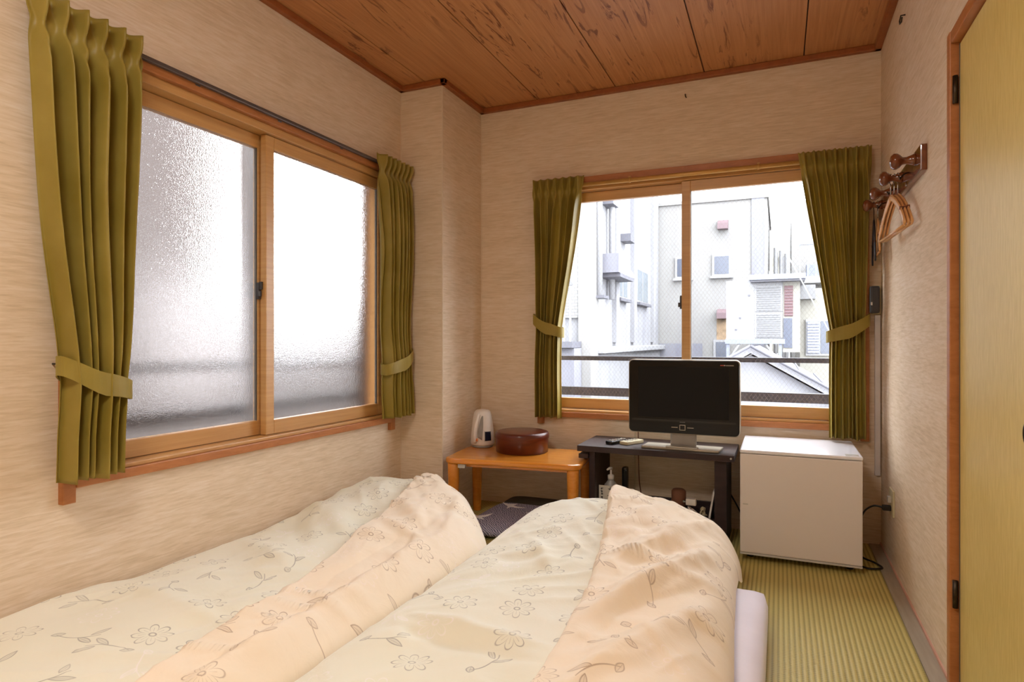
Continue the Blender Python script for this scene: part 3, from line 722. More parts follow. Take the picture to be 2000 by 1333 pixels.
# floor cushions
def cushion(label, cx, cy, sx, sy, th, mat, rot=0.0, cranes=False):
    n = 40; u, v = np.meshgrid(np.linspace(-1, 1, n), np.linspace(-1, 1, n))
    q = (1-np.abs(u)**5)*(1-np.abs(v)**5); zt = th*0.45 + th*0.55*np.clip(q, 0, 1)**0.45; zb_ = th*0.45 - th*0.45*np.clip(q, 0, 1)**0.45
    ca, sa = math.cos(rot), math.sin(rot)
    def pos(u_, v_, z_): return np.stack([cx + (u_*sx*ca - v_*sy*sa)/2, cy + (u_*sx*sa + v_*sy*ca)/2, z_], -1)
    g = G().grid(pos(u, v, zt)).grid(pos(u, v, zb_))
    bmesh.ops.remove_doubles(g.bm, verts=g.bm.verts[:], dist=1e-5)
    if not cranes: return tag(g.build('floor_cushion', mat), label, 'cushion')
    T = thing('floor_cushion', label, 'cushion', (cx, cy, 0)); g.build('cover', mat, T)
    crane = [(-1, .1), (-.45, .12), (-.1, .55), (.05, .12), (.5, .16), (1, .42), (.62, -.02), (.2, -.16), (.35, -.6), (-.05, -.2), (-.5, -.08)]
    for (px, py, sc, an) in ((-0.12, 0.12, 0.085, -0.5), (0.12, 0.04, 0.115, 0.25), (0.07, -0.11, 0.085, -1.1), (-0.2, -0.14, 0.09, 0.6), (0.22, 0.2, 0.08, 1.9)):
        poly = [(cx+px+sc*(a*math.cos(an)-b*math.sin(an)), cy+py+sc*(a*math.sin(an)+b*math.cos(an))) for a, b in crane]
        G().prism(poly, th-0.003, th+0.0012).build('crane_motif', 'crane', T)
    return T
cushion('indigo floor cushion with pale crane motifs between the duvets and the low wooden table', -1.235, 3.005, 0.49, 0.51, 0.075, 'zab', 0.0, True)
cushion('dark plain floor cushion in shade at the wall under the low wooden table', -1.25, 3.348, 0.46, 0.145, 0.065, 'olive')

# ================================================================== LOW TABLE and things on it
TZ = 0.372
T = thing('low_table', 'low honey coloured wooden table with rounded top and four legs', 'table', (-1.277, 3.085, 0), local=True)
T.rotation_euler = (0, 0, math.radians(6.5))
def rrect(hx, hy, r, n=6):
    o = []
    for cx, cy, a0 in ((hx-r, hy-r, 0), (-hx+r, hy-r, PI/2), (-hx+r, -hy+r, PI), (hx-r, -hy+r, 1.5*PI)):
        for k in range(n+1): an = a0 + PI/2*k/n; o.append((cx+r*math.cos(an), cy+r*math.sin(an)))
    return o
G().prism(rrect(0.362, 0.225, 0.055), TZ-0.030, TZ, bev=0.011).build('tabletop', 'table', T)
G().prism(rrect(0.315, 0.175, 0.02), TZ-0.048, TZ-0.030).build('apron', 'table', T)
for sx in (-1, 1):
    for sy in (-1, 1):
        G().lathe([(0.021, 0.0), (0.024, 0.004), (0.031, TZ-0.045), (0.031, TZ-0.030)], (sx*0.318, sy*0.180, 0), 18).build('leg', 'table', T)
G().box((-0.285, -0.205, TZ-0.052), (-0.245, -0.185, TZ-0.030), 0.002).build('leg_bracket', 'lightgrey', T)

kx, ky = -1.572, 3.215
K = thing('electric_kettle', 'white electric kettle with dark water window and side handle on the low table', 'kettle', (kx, ky, TZ))
prof = [(0.058, 0.0), (0.066, 0.004), (0.068, 0.015), (0.066, 0.06), (0.060, 0.12), (0.052, 0.172), (0.046, 0.190), (0.034, 0.200), (0.0, 0.204)]
G().lathe([(r, z+0.012) for r, z in prof], (kx, ky, TZ), 40).build('body', 'white', K)
G().lathe([(0.056, 0.0), (0.060, 0.003), (0.060, 0.012), (0.056, 0.0125)], (kx, ky, TZ), 32).build('base', 'grey', K)
cdir = math.atan2(-ky, -kx)             # towards the room
def kpatch(name, mat, a0, a1, fz0, fz1, off, par=K, n=14):
    """curved patch hugging the kettle side; angles relative to the room side"""
    rr_ = lambda z: np.interp(z, [q[1] for q in prof], [q[0] for q in prof])
    rows = []
    for i in range(n+1):
        t = i/n; an = a0 + (a1-a0)*t; lo, hi = fz0(t), fz1(t); row = []
        for j in range(9):
            z = lo + (hi-lo)*j/8; r_ = rr_(z)+off
            row.append((kx+r_*math.cos(cdir+an), ky+r_*math.sin(cdir+an), TZ+0.012+z))
        rows.append(row)
    o = G().grid(np.array(rows)).build(name, mat, par)
    md = o.modifiers.new('thickness', 'SOLIDIFY'); md.thickness = 0.003; md.offset = 0
    return o
kpatch('handle_recess', 'grey', -0.42, 0.06, lambda t: 0.030+0.02*(1-t) if t < .8 else 0.030+0.4*(t-.8), lambda t: 0.085+0.085*math.sin(min(1, t*1.25)*PI/2), 0.0005)
kpatch('water_window', 'navy', 0.20, 0.78, lambda t: 0.030, lambda t: 0.082, 0.0006)
kpatch('window_scale', 'lightgrey', 0.14, 0.20, lambda t: 0.028, lambda t: 0.086, 0.0006)
rr_ = lambda z: np.interp(z, [q[1] for q in prof], [q[0] for q in prof])
hp = []
for i in range(13):
    t = i/12; z = 0.022 + 0.155*t; r_ = rr_(z) + 0.004 + 0.014*math.sin(PI*t); an = cdir - 0.62 + 0.22*t
    hp.append((kx+r_*math.cos(an), ky+r_*math.sin(an), TZ+0.012+z))
G().tube(hp, 0.010, 10, 1.25).build('handle', 'white', K)
kpatch('brand_mark', 'orange', -0.50, -0.36, lambda t: 0.030, lambda t: 0.046, 0.012)

bxc, byc = -1.305, 3.165
Bx = thing('lacquer_box', 'round dark red lacquered box with lid beside the white kettle', 'box', (bxc, byc, TZ))
G().lathe([(0.138, 0.0), (0.143, 0.004), (0.146, 0.082)], (bxc, byc, TZ), 64).build('body', 'lacquer', Bx, sharp=50)
G().lathe([(0.149, 0.078), (0.150, 0.082), (0.149, 0.100), (0.143, 0.109), (0.130, 0.113), (0.0, 0.115)], (bxc, byc, TZ), 64).build('lid', 'lacquer', Bx, sharp=50)

# ================================================================== TV STAND
SZ = 0.447; SX0, SX1, SY0, SY1 = -0.952, -0.194, 3.045, 3.405
S = thing('television_stand', 'dark brown open television stand with a lower tray', 'stand', ((SX0+SX1)/2, (SY0+SY1)/2, 0))
fr_ = lambda lo, hi, nm, mat='dark', bev=0.002, par=S: G().box(lo, hi, bev).build(nm, mat, par)
fr_((SX0, SY0, SZ-0.030), (SX1, SY1, SZ), 'top')
fr_((SX0+0.055, SY0+0.03, 0.0), (SX0+0.085, SY1-0.02, SZ-0.030), 'side_panel')
fr_((SX1-0.090, SY0+0.03, 0.0), (SX1-0.035, SY1-0.02, SZ-0.030), 'side_panel')
fr_((SX0+0.085, SY0+0.05, 0.085), (SX1-0.090, SY1-0.03, 0.105), 'lower_shelf')
fr_((SX0+0.085, SY0+0.04, 0.060), (SX1-0.090, SY0+0.055, 0.130), 'tray_lip')
fr_((SX0+0.085, SY1-0.045, 0.105), (SX1-0.090, SY1-0.030, 0.145), 'back_rail')
fr_((SX0+0.005, SY0+0.01, SZ-0.066), (SX0+0.055, SY1-0.1, SZ-0.044), 'side_ledge')
G().tube([(SX1-0.014, SY0+0.002, SZ-0.014), (SX1-0.014, SY0-0.004, SZ-0.014)], 0.005, 10).build('screw_cap', 'lightgrey', S)

# television
tx0, tx1, ty = -0.706, -0.172, 3.13
TV = thing('television', 'black flat television with silver edge and foot on the dark stand', 'television', ((tx0+tx1)/2, ty+0.04, SZ))
fY = lambda poly, y0, y1, nm, mat, par=TV, bev=0.0: G().prism(poly, y0, y1, axis=1, bev=bev).build(nm, mat, par)
tcx, tcz = (tx0+tx1)/2, (0.520+0.888)/2; hw, hz = (tx1-tx0)/2, 0.184
sh = lambda pts, cx, cz: [(a+cx, b+cz) for a, b in pts]
fY(sh(rrect(hw, hz, 0.022), tcx, tcz), ty+0.006, ty+0.060, 'shell', 'silver', bev=0.003)
bez = fY(sh(rrect(hw-0.004, hz-0.004, 0.02), tcx, tcz), ty, ty+0.012, 'bezel', 'gloss', bev=0.003)
fY(sh(rrect(hw-0.050, 0.126, 0.002), tcx, tcz+0.022), ty-0.0012, ty+0.004, 'screen', 'screen')
fY(sh(rrect(hw-0.018, 0.005, 0.002), tcx, tcz-0.118), ty-0.0016, ty+0.004, 'lower_ridge', 'black')
bz = tcz-0.150
for (a0, a1, b0, b1) in ((-0.014, 0.014, 0.011, 0.0135), (-0.014, 0.014, -0.0135, -0.011), (-0.014, -0.0115, -0.0135, 0.0135), (0.0115, 0.014, -0.0135, 0.0135)):
    G().box((tcx+a0, ty-0.0025, bz+b0), (tcx+a1, ty+0.003, bz+b1)).build('button_edge', 'silver', bez)
for sgn in (-1, 1):
    G().box((tcx+sgn*0.038-0.015, ty-0.002, bz-0.0015), (tcx+sgn*0.038+0.015, ty+0.003, bz+0.0015)).build('button_mark', 'silver', bez)
for k in range(7): G().box((tcx-0.012+k*0.0036, ty-0.0015, bz+0.026), (tcx-0.0095+k*0.0036, ty+0.003, bz+0.030)).build('brand_letter', 'lightgrey', bez)
for k in range(4): G().box((tx1-0.090+k*0.006, ty-0.0015, tcz+0.156), (tx1-0.0855+k*0.006, ty+0.003, tcz+0.161)).build('model_mark', 'red' if k < 3 else 'lightgrey', bez)
for k in range(8): G().box((tx1-0.064+k*0.0045, ty-0.0015, tcz+0.156), (tx1-0.061+k*0.0045, ty+0.003, tcz+0.160)).build('model_mark', 'lightgrey', bez)
G().box((tcx-0.062, ty+0.02, SZ+0.012), (tcx+0.062, ty+0.05, 0.54), 0.008).build('neck', 'grey', TV)
G().prism([(tcx-0.195, 3.095), (tcx+0.175, 3.080), (tcx+0.185, 3.21), (tcx-0.185, 3.22)], SZ, SZ+0.012, bev=0.003).build('foot', 'silver', TV)
G().box((tcx-0.075, 3.085, SZ+0.012), (tcx+0.075, 3.13, SZ+0.018), 0.002).build('foot_plate', 'silver', TV)

def remote(label, x, y, rot, L, W_, body, btn, base=SZ):
    R_ = thing('remote_control', label, 'remote', (x, y, base), local=True); R_.rotation_euler = (0, 0, rot)
    G().box((-W_/2, -L/2, 0), (W_/2, L/2, 0.018), 0.005).build('case', body, R_)
    for i in range(3):
        for j in range(5): G().box((-W_/2+0.008+i*(W_-0.016)/3, -L/2+0.02+j*L*0.15, 0.0175), (-W_/2+0.008+i*(W_-0.016)/3+0.008, -L/2+0.028+j*L*0.15, 0.0205)).build('button', btn, R_)
    return R_
remote('black television remote lying left of the television foot', -0.775, 3.20, -0.42, 0.16, 0.045, 'black', 'lightgrey')
remote('beige air conditioner remote lying against the television foot', -0.706, 3.205, -0.48, 0.135, 0.05, 'beige', 'lightgrey')

# things in the lower tray
b0 = 0.105
px_, py_ = -0.812, 3.19
Pb = thing('pump_bottle', 'cloudy white pump bottle standing in the tray of the television stand', 'bottle', (px_, py_, b0))
G().lathe([(0.036, 0.0), (0.038, 0.004), (0.038, 0.105), (0.034, 0.122), (0.017, 0.145), (0.015, 0.152)], (px_, py_, b0), 28).build('body', 'bottle', Pb)
G().lathe([(0.017, 0.150), (0.017, 0.172), (0.008, 0.176), (0.005, 0.178), (0.005, 0.205)], (px_, py_, b0), 20).build('collar', 'white', Pb)
G().tube([(px_+0.004, py_, b0+0.208), (px_-0.004, py_-0.012, b0+0.210), (px_-0.010, py_-0.036, b0+0.206)], [0.008, 0.007, 0.005], 10).build('nozzle', 'white', Pb)
cd = thing('notice_card', 'small white card with dark printed characters leaning on the pump bottle', 'card', (-0.795, 3.125, b0))
G().box((-0.862, 3.135, b0+0.002), (-0.735, 3.139, b0+0.128), 0.001).build('card', 'card', cd)
rnd = random.Random(4)
for i, (cx, sz) in enumerate(((-0.846, 0.010), (-0.80, 0.022), (-0.752, 0.010))):
    zc = b0+0.112; 
    while zc > b0+0.012:
        for k in range(4):
            w1, h1 = (sz*0.5, 0.0012) if k % 2 else (0.0012, sz*0.45)
            ox, oz = rnd.uniform(-.3, .3)*sz, rnd.uniform(-.3, .3)*sz
            G().box((cx+ox-w1, 3.1338, zc+oz-h1), (cx+ox+w1, 3.1352, zc+oz+h1)).build('character_stroke', 'ink', cd)
        zc -= sz*1.45
tag(G().box((-0.772, 3.255, b0), (-0.742, 3.305, b0+0.205), 0.012).build('black_case', 'black'), 'black upright case behind the pump bottle', 'case')
br = thing('brush', 'brown round brush with dark bristles standing in the tray of the television stand', 'brush', (-0.452, 3.17, b0))
G().lathe([(0.030, 0.03), (0.036, 0.05), (0.036, 0.115), (0.028, 0.125), (0.0, 0.127)], (-0.470, 3.22, b0), 22).build('handle', 'brown', br)
rr = random.Random(2); gb = G()
for k in range(90):
    an = rr.uniform(0, 2*PI); r_ = rr.uniform(0.0, 0.034)
    gb.tube([(-0.475+r_*math.cos(an)*.7, 3.165+r_*math.sin(an)*.7, b0+0.045), (-0.478+r_*1.1*math.cos(an), 3.155+r_*1.1*math.sin(an), b0+0.004+rr.uniform(0, .02))], 0.0022, 4)
o = gb.build('bristles', 'hanger_dark', br); o['kind'] = 'stuff'
def coil(label, cx, cy, mat, seed, n=60, rad=0.034):
    rr = random.Random(seed); a = [rr.uniform(0, 6) for _ in range(6)]
    pts = [(cx+rad*1.3*math.cos(t*.62+a[0])*(0.6+.4*math.sin(t*.23+a[1])), cy+rad*math.sin(t*.5+a[2]), b0+0.008+0.055*abs(math.sin(t*.19+a[3]))*(0.5+0.5*math.sin(t*.41+a[4]))) for t in range(n)]
    return tag(G().tube(pts, 0.0042, 6).build('cable_bundle', mat), label, 'cable')
coil('tangled white cable in the tray of the television stand', -0.398, 3.16, 'white', 5, 60, 0.019)
coil('tangled beige cable beside the white board in the tray', -0.348, 3.20, 'beige', 9, 46, 0.012)
pg = thing('power_plug', 'white adapter plug resting on the tangled cable', 'plug', (-0.40, 3.13, b0))
G().box((-0.425, 3.135, b0+0.0675), (-0.375, 3.170, b0+0.1), 0.006).build('body', 'white', pg)
for k in (0, 1): G().box((-0.425-0.014, 3.142+k*0.014, b0+0.080), (-0.425, 3.144+k*0.014, b0+0.087)).build('pin', 'wire_metal', pg)
wb = G(lambda x, y, z: (x + (z-b0)*0.16, y, z)).box((-0.320, 3.13, b0), (-0.311, 3.30, b0+0.150), 0.001).build('white_board', 'white')
tag(wb, 'thin white board leaning on the side panel of the television stand', 'board')

# cables of the television
def cable(label, pts, r=0.003, mat='rubber', sub=8):
    P_ = [Vector(p) for p in pts]; out = []
    for i in range(len(P_)-1):
        p0, p1, p2, p3 = P_[max(i-1, 0)], P_[i], P_[i+1], P_[min(i+2, len(P_)-1)]
        for k in range(sub):
            t = k/sub; out.append(0.5*((2*p1)+(-p0+p2)*t+(2*p0-5*p1+4*p2-p3)*t*t+(-p0+3*p1-3*p2+p3)*t**3))
    out.append(P_[-1])
    return tag(G().tube([tuple(p) for p in out], r, 6).build('cable', mat), label, 'cable')
cable('thin brown cable hanging down behind the television stand', [(-0.717, 3.418, 0.50), (-0.716, 3.42, 0.35), (-0.710, 3.42, 0.20), (-0.69, 3.415, 0.10), (-0.65, 3.41, 0.03)], 0.0028, 'brown')
cable('thin beige cable hanging down behind the television stand', [(-0.735, 3.419, 0.50), (-0.737, 3.421, 0.36), (-0.733, 3.42, 0.24), (-0.74, 3.42, 0.14), (-0.75, 3.41, 0.02)], 0.0025, 'beige')
cable('black power cable hanging from the stand top to the floor beside the refrigerator', [(-0.31, 3.418, 0.44), (-0.285, 3.419, 0.34), (-0.265, 3.42, 0.24), (-0.20, 3.415, 0.12), (-0.155, 3.41, 0.02)], 0.004)

# ================================================================== REFRIGERATOR
fx0, fx1, fy0, fy1, fz0, fz1 = -0.163, 0.317, 2.945, 3.395, 0.030, 0.497
Fr = thing('refrigerator', 'small white cube refrigerator standing on the tatami below the curtain', 'refrigerator', ((fx0+fx1)/2, (fy0+fy1)/2, 0))
G().box((fx0+0.003, fy0+0.042, fz0), (fx1-0.003, fy1, fz1-0.016), 0.005).build('body', 'fridge', Fr)
dor = G().box((fx0, fy0, fz0+0.010), (fx1, fy0+0.038, fz1-0.018), 0.006).build('door', 'fridge', Fr)
G().box((fx0, fy0+0.002, fz0), (fx1, fy0+0.036, fz0+0.009), 0.002).build('door_trim', 'lightgrey', dor)
G().box((fx0+0.012, fy0-0.0006, 0.252), (fx0+0.034, fy0+0.001, 0.258)).build('badge', 'lightgrey', dor)
G().box((fx0-0.001, fy0-0.002, fz1-0.016), (fx1+0.001, fy1, fz1), 0.006).build('top_panel', 'fridge_top', Fr)
G().box((fx1-0.062, fy0+0.012, fz1), (fx1-0.012, fy0+0.048, fz1+0.0012)).build('sticker', 'lightgrey', Fr)
for x in (fx0+0.04, fx1-0.04):
    for y in (fy0+0.085, fy1-0.04): G().lathe([(0.014, 0.0), (0.016, 0.004), (0.016, fz0+0.002)], (x, y, 0), 14).build('foot', 'rubber', Fr)

# outlet + plug + cord at the right wall, duct and remote holder in the corner
op = thing('wall_outlet', 'ivory outlet plate low on the pinkish wall beside the refrigerator', 'outlet', (XR, 3.095, 0.24))
G().box((XR-0.007, 3.045, 0.232), (XR, 3.150, 0.342), 0.002).build('plate', 'ivory', op)
G().box((XR-0.020, 3.085, 0.285), (XR-0.007, 3.115, 0.310), 0.002).build('socket_cap', 'lightgrey', op)
pl = thing('plug', 'black power plug in the ivory outlet', 'plug', (XR-0.03, 3.095, 0.262))
G().box((XR-0.040, 3.082, 0.250), (XR-0.007, 3.108, 0.272), 0.004).build('body', 'rubber', pl)
cable('black refrigerator cord looping from the outlet to the floor', [(XR-0.040, 3.095, 0.262), (XR-0.075, 3.10, 0.262), (XR-0.11, 3.12, 0.22), (XR-0.125, 3.16, 0.12), (XR-0.115, 3.18, 0.02), (XR-0.065, 3.12, 0.010), (XR-0.045, 3.06, 0.010), (XR-0.10, 3.03, 0.010), (XR-0.15, 3.08, 0.010)], 0.0042)
tag(G().box((XR-0.028, YB-0.018, 0.335), (XR-0.004, YB, 1.105), 0.003).build('cable_duct', 'duct'), 'white vertical cable duct in the corner beside the clear window', 'cable duct')
rh = thing('wall_remote', 'dark grey remote in an ivory wall holder above the white duct', 'remote', (XR-0.03, YB, 1.105))
G().box((XR-0.040, YB-0.024, 1.108), (XR-0.002, YB, 1.246), 0.004).build('holder', 'ivory', rh)
G().box((XR-0.052, YB-0.050, 1.112), (XR-0.010, YB-0.024, 1.242), 0.010).build('case', 'remote_dark', rh)
G().box((XR-0.049, YB-0.0515, 1.150), (XR-0.042, YB-0.049, 1.165)).build('button', 'white', rh)
ou = thing('wall_outlet', 'white outlet plate on the corner column under the low table', 'outlet', (XP, 3.10, 0.26))
G().box((XP, 3.08, 0.245), (XP+0.007, 3.155, 0.325), 0.002).build('plate', 'white', ou)
for k in (0, 1): G().box((XP+0.007, 3.10+k*0.024, 0.275), (XP+0.008, 3.108+k*0.024, 0.300)).build('slot', 'rubber', ou)

# small hooks and a nail on the walls
tag(G().tube([(XR-0.001, 2.80, 2.24), (XR-0.016, 2.80, 2.24), (XR-0.018, 2.815, 2.225), (XR-0.018, 2.81, 2.212), (XR-0.016, 2.79, 2.21), (XR-0.016, 2.775, 2.222)], 0.0028, 6).build('wall_hook', 'hook'), 'small bent metal hook high on the pinkish wall', 'hook')
tag(G().tube([(-0.465, YB-0.001, 2.303), (-0.465, YB-0.016, 2.302), (-0.463, YB-0.018, 2.288), (-0.458, YB-0.02, 2.282)], 0.0028, 6).build('wall_hook', 'hook'), 'tiny dark hook on the wall above the clear window', 'hook')
tag(G().tube([(XL+0.001, 1.104, 1.377), (XL+0.010, 1.104, 1.378)], 0.0035, 8).build('nail', 'hook'), 'small dark nail in the wall beside the wide curtain', 'nail')

# ================================================================== COAT RACK + HANGERS
rk = thing('coat_rack', 'brown wooden coat rack with four turned pegs on the pinkish wall', 'coat rack', (XR, 2.9, 1.55))
brd = G().box((XR-0.020, 2.415, 1.545), (XR, 3.355, 1.632), 0.004).build('board', 'rack', rk)
KY = (2.505, 2.755, 3.02, 3.268); KZ = 1.603
kp = [(0.020, 0.0), (0.021, 0.004), (0.017, 0.012), (0.012, 0.026), (0.013, 0.038), (0.022, 0.046), (0.0275, 0.055), (0.0275, 0.064), (0.020, 0.073), (0.0, 0.077)]
for y in KY:
    G().lathe([(r, -0.0 - z) for r, z in kp], (XR-0.019, y, KZ), 22, axis=0).build('peg', 'rack', rk)
for y in (2.63, 2.89, 3.165):
    G().tube([(XR-0.019, y, 1.590), (XR-0.032, y, 1.586), (XR-0.042, y-0.004, 1.574), (XR-0.045, y-0.006, 1.566), (XR-0.050, y-0.008, 1.580)], 0.0032, 6).build('small_hook', 'hook', rk)

def hanger(label, x, y, ztop, rot, mat, Wd=0.42, drop=0.135, bar=True, hookm='wire_metal'):
    """hangs in a plane roughly parallel to the wall; local a along y, z up"""
    H_ = thing('coat_hanger', label, 'hanger', (x, y, ztop-0.20), group=None, local=True)
    H_.rotation_euler = (0, 0, rot); z0 = 0.20
    f = lambda a, d, z: (d, a, z)
    g = G(f)
    for sgn in (-1, 1):
        ps = []
        for i in range(11):
            t = i/10; ps.append((sgn*Wd/2*t, 0.0, z0-0.088-drop*(t**1.35)*(1-0.12*math.sin(PI*t)) - 0.002))
        g.tube(ps, [0.013-0.002*abs(i/10-.4) for i in range(11)], 10, 0.36)
    sh_ = g.build('shoulder', mat, H_)
    for sgn in (-1, 1): G(f).box((sgn*Wd*0.37-0.003, -0.005, z0-0.083-drop*0.62), (sgn*Wd*0.37+0.003, 0.005, z0-0.071-drop*0.62)).build('notch', 'rack', sh_)
    if bar: G(f).tube([(-Wd/2+0.008, 0.0, z0-0.088-drop-0.006), (Wd/2-0.008, 0.0, z0-0.088-drop-0.006)], 0.0045, 8).build('bar', mat, H_)
    hk = [(0.0, 0.0, z0-0.088), (0.0, 0.0, z0-0.050)]
    for i in range(10):
        an = -PI/2 + PI*1.35*i/9
        hk.append((0.019*math.cos(an), 0, z0-0.019+0.019*math.sin(an)))
    G(f).tube(hk, 0.0018, 6).build('hook', hookm, H_)
    return H_
zt_ = KZ + 0.0155
hanger('light wooden hanger on the second peg, outermost towards the peg knob', 0.390, KY[1], zt_, math.radians(3.6), 'hanger')
hanger('light wooden hanger on the second peg, middle of three', 0.4015, KY[1], zt_, math.radians(3.2), 'hanger', 0.43)
hanger('light wooden hanger on the second peg, closest to the wall', 0.413, KY[1], zt_+0.003, math.radians(2.8), 'hanger', 0.44)
hanger('black hanger on the peg beside the curtain', 0.396, KY[3], zt_, math.radians(-4), 'hanger_dark', 0.22, 0.19, False, 'hook')
hanger('light wooden hanger on the peg beside the curtain, behind the black one', 0.411, KY[3], zt_+0.003, math.radians(-3), 'hanger', 0.22, 0.15)

# ================================================================== CEILING LAMP (unseen above the frame, added to brighten the room)
cl_ = thing('added_ceiling_lamp', 'added round flat ceiling lamp, unseen above the bedding, brightening the room', 'lamp', (-0.75, 0.10, HC))
G().lathe([(0.0, HC), (0.27, HC), (0.285, HC-0.02), (0.27, HC-0.035)], (-0.75, 0.10, 0), 48).build('housing', 'white', cl_)
G().lathe([(0.27, HC-0.036), (0.262, HC-0.075), (0.20, HC-0.10), (0.0, HC-0.108)], (-0.75, 0.10, 0), 48).build('diffuser', 'lamp', cl_)

# ================================================================== OUTSIDE
gr = struct(G().box((-60, -40, -6.3), (60, 90, -6.0)).build('ground', 'ground'), 'street level ground far below', 'ground')
def building(name, label, f, base): return thing(name, label, 'building', base)
# --- pale building whose side wall recedes at the left of the clear window
XA = -3.533; YA0, YA1 = 12.1, 19.9
A = thing('building', 'pale stained building with two narrow windows seen through the clear window', 'building', (XA-3, 16, -6))
G().box((XA-6, YA0, -6), (XA, YA1, 9)).build('wall', 'pale', A)
G().box((XA-6, YA0-0.06, 1.45), (XA-0.10, YA0, 9)).build('tile_cladding', 'tile', A)
G().box((XA-0.2, YA0-0.10, -6), (XA+0.08, YA0+0.45, 9), 0.02).build('corner_pier', 'cream', A)
for y in (14.0, 15.9, 18.6): G().box((XA, y, 0.95), (XA+0.10, y+0.32, 9)).build('pilaster', 'pale', A)
G().box((XA, YA0+0.4, 0.72), (XA+0.22, YA1, 0.86), 0.02).build('ledge', 'extwhite', A)
G().box((XA, YA0+0.4, -6), (XA+0.05, YA1, 0.70)).build('plinth', 'pale', A)
for y0, y1, z0, z1 in ((14.35, 15.35, 2.00, 2.70), (16.5, 17.95, 2.02, 2.95)):
    wn = G(lambda a, b, z: (XA+b, a, z)).box((y0, -0.02, z0), (y1, 0.05, z1)).build('window', 'extwhite', A)
    for k in (0, 1):
        ym = y0+0.04 + k*(y1-y0)/2
        G().box((XA+0.045, ym, z0+0.05), (XA+0.056, ym+(y1-y0)/2-0.08, z1-0.05)).build('pane', 'extglass_l', wn)
    G().box((XA, y0-0.06, z0-0.07), (XA+0.14, y1+0.06, z0)).build('window_sill', 'extgrey', wn)
hd = G(lambda y, z, x: (x, y, z)); hd.prism([(12.75, 2.82), (12.75, 2.42), (14.35, 2.42), (14.35, 2.50)], XA, XA+0.45); hd.build('hood', 'stain', A)
G().box((XA, 12.9, 2.34), (XA+0.45, 14.2, 2.42)).build('hood_base', 'extgrey', A)
for y in (12.45, 13.5):
    G().tube([(XA+0.12, y, 6.5), (XA+0.12, y, 1.9)], 0.07, 8).build('downpipe', 'extwhite', A)
G().box((XA, 12.35, 1.86), (XA+0.25, 12.75, 1.92)).build('pipe_bracket', 'extgrey', A)
for y, z in ((13.1, 4.0), (14.8, 3.45)):
    G(lambda a, z_, x: (x, a, z_)).prism([(y, z+.12), (y, z-.06), (y+.5, z-.06)], XA, XA+0.25).build('vent_cap', 'extgrey', A)
# balcony grille in front of the tiled part
gl = thing('balcony_grille', 'white barred balcony in front of the tiled wall behind the curtain edge', 'balcony', (XA-0.8, YA0-0.7, 0.95))
G().box((XA-2.6, YA0-0.75, 0.85), (XA-0.12, YA0-0.12, 0.97)).build('slab', 'extgrey', gl)
G().box((XA-2.6, YA0-0.75, 2.05), (XA-0.12, YA0-0.66, 2.14)).build('top_rail', 'louver', gl)
for k in range(20): G().box((XA-2.55+k*0.125, YA0-0.73, 0.97), (XA-2.52+k*0.125, YA0-0.70, 2.05)).build('bar', 'extwhite', gl)
low = thing('lean_to', 'grey stained low wall below the barred balcony outside', 'building', (XA-1, YA0-0.5, -6))
G().box((XA-3, YA0-0.6, -6), (XA-0.12, YA0-0.12, 0.84)).build('wall', 'stain', low)
# --- cream building facing the window
B = thing('building', 'cream facing building with a small square window and two pink vent boxes', 'building', (-2, 22, -6))
G().box((-4.2, 20, -6), (-0.35, 26, 5.28)).build('wall', 'cream', B)
G().box((-4.25, 19.93, 5.26), (-0.30, 26.05, 5.36)).build('parapet', 'cream', B)
G().box((-0.78, 19.95, -6), (-0.42, 20, 5.27)).build('stained_pier', 'stain', B)
for (x0, x1, z0, z1) in ((-1.84, -1.42, 3.03, 3.57), (-2.95, -2.60, 3.0, 3.55), (-1.80, -1.45, 0.30, 0.95)):
    wn = G().box((x0-0.07, 19.93, z0-0.06), (x1+0.07, 20.0, z1+0.07)).build('window', 'extwhite', B)
    G().box((x0, 19.915, z0), (x1, 19.935, z1)).build('pane', 'extglass', wn)
    G().box((x0-0.12, 19.85, z0-0.13), (x1+0.12, 20.0, z0-0.06)).build('window_sill', 'extwhite', wn)
for x0, z0 in ((-1.74, 4.38), (-1.76, 1.66)):
    G(lambda y, z, x: (x, y, z)).prism([(20, z0), (19.72, z0), (19.72, z0+0.18), (20, z0+0.30)], x0, x0+0.30).build('vent_box', 'pinkbox', B)
G().box((-1.78, 19.985, 0.98), (-1.44, 20.0, 1.66)).build('rust_patch', 'rust', B)
G().box((-4.0, 19.96, -6), (-2.2, 20.0, 0.9)).build('lower_panel', 'stain', B)
# --- right hand far building with balcony
Cb = thing('building', 'white building with a balcony railing glimpsed beside the curtain', 'building', (3, 24, -6))
G().box((0.35, 22, -6), (8, 30, 5.45)).build('wall', 'cream', Cb)
G().box((0.9, 22.0, 5.45), (8, 30, 6.4)).build('penthouse', 'cream', Cb)
G().box((0.55, 20.9, 2.75), (4, 22, 2.95)).build('balcony_slab', 'extwhite', Cb)
G().box((0.55, 20.9, 3.92), (4, 20.98, 4.0)).build('balcony_rail', 'extblue', Cb)
for k in range(14): G().box((0.55+k*0.22, 20.92, 2.95), (0.585+k*0.22, 20.96, 3.95)).build('baluster', 'extblue', Cb)
G().box((0.75, 21.2, 2.95), (1.35, 21.6, 3.35), 0.02).build('outdoor_unit', 'extblue', Cb)
far = thing('building', 'distant pale narrow tower in the gap between the buildings', 'building', (0.0, 33, -6))
G().box((-0.35, 32, -6), (0.48, 36, 6.3)).build('wall', 'cream2', far)
G().box((0.0, 31.9, -6), (0.3, 32, 5.0)).build('pipe_shaft', 'louver', far)
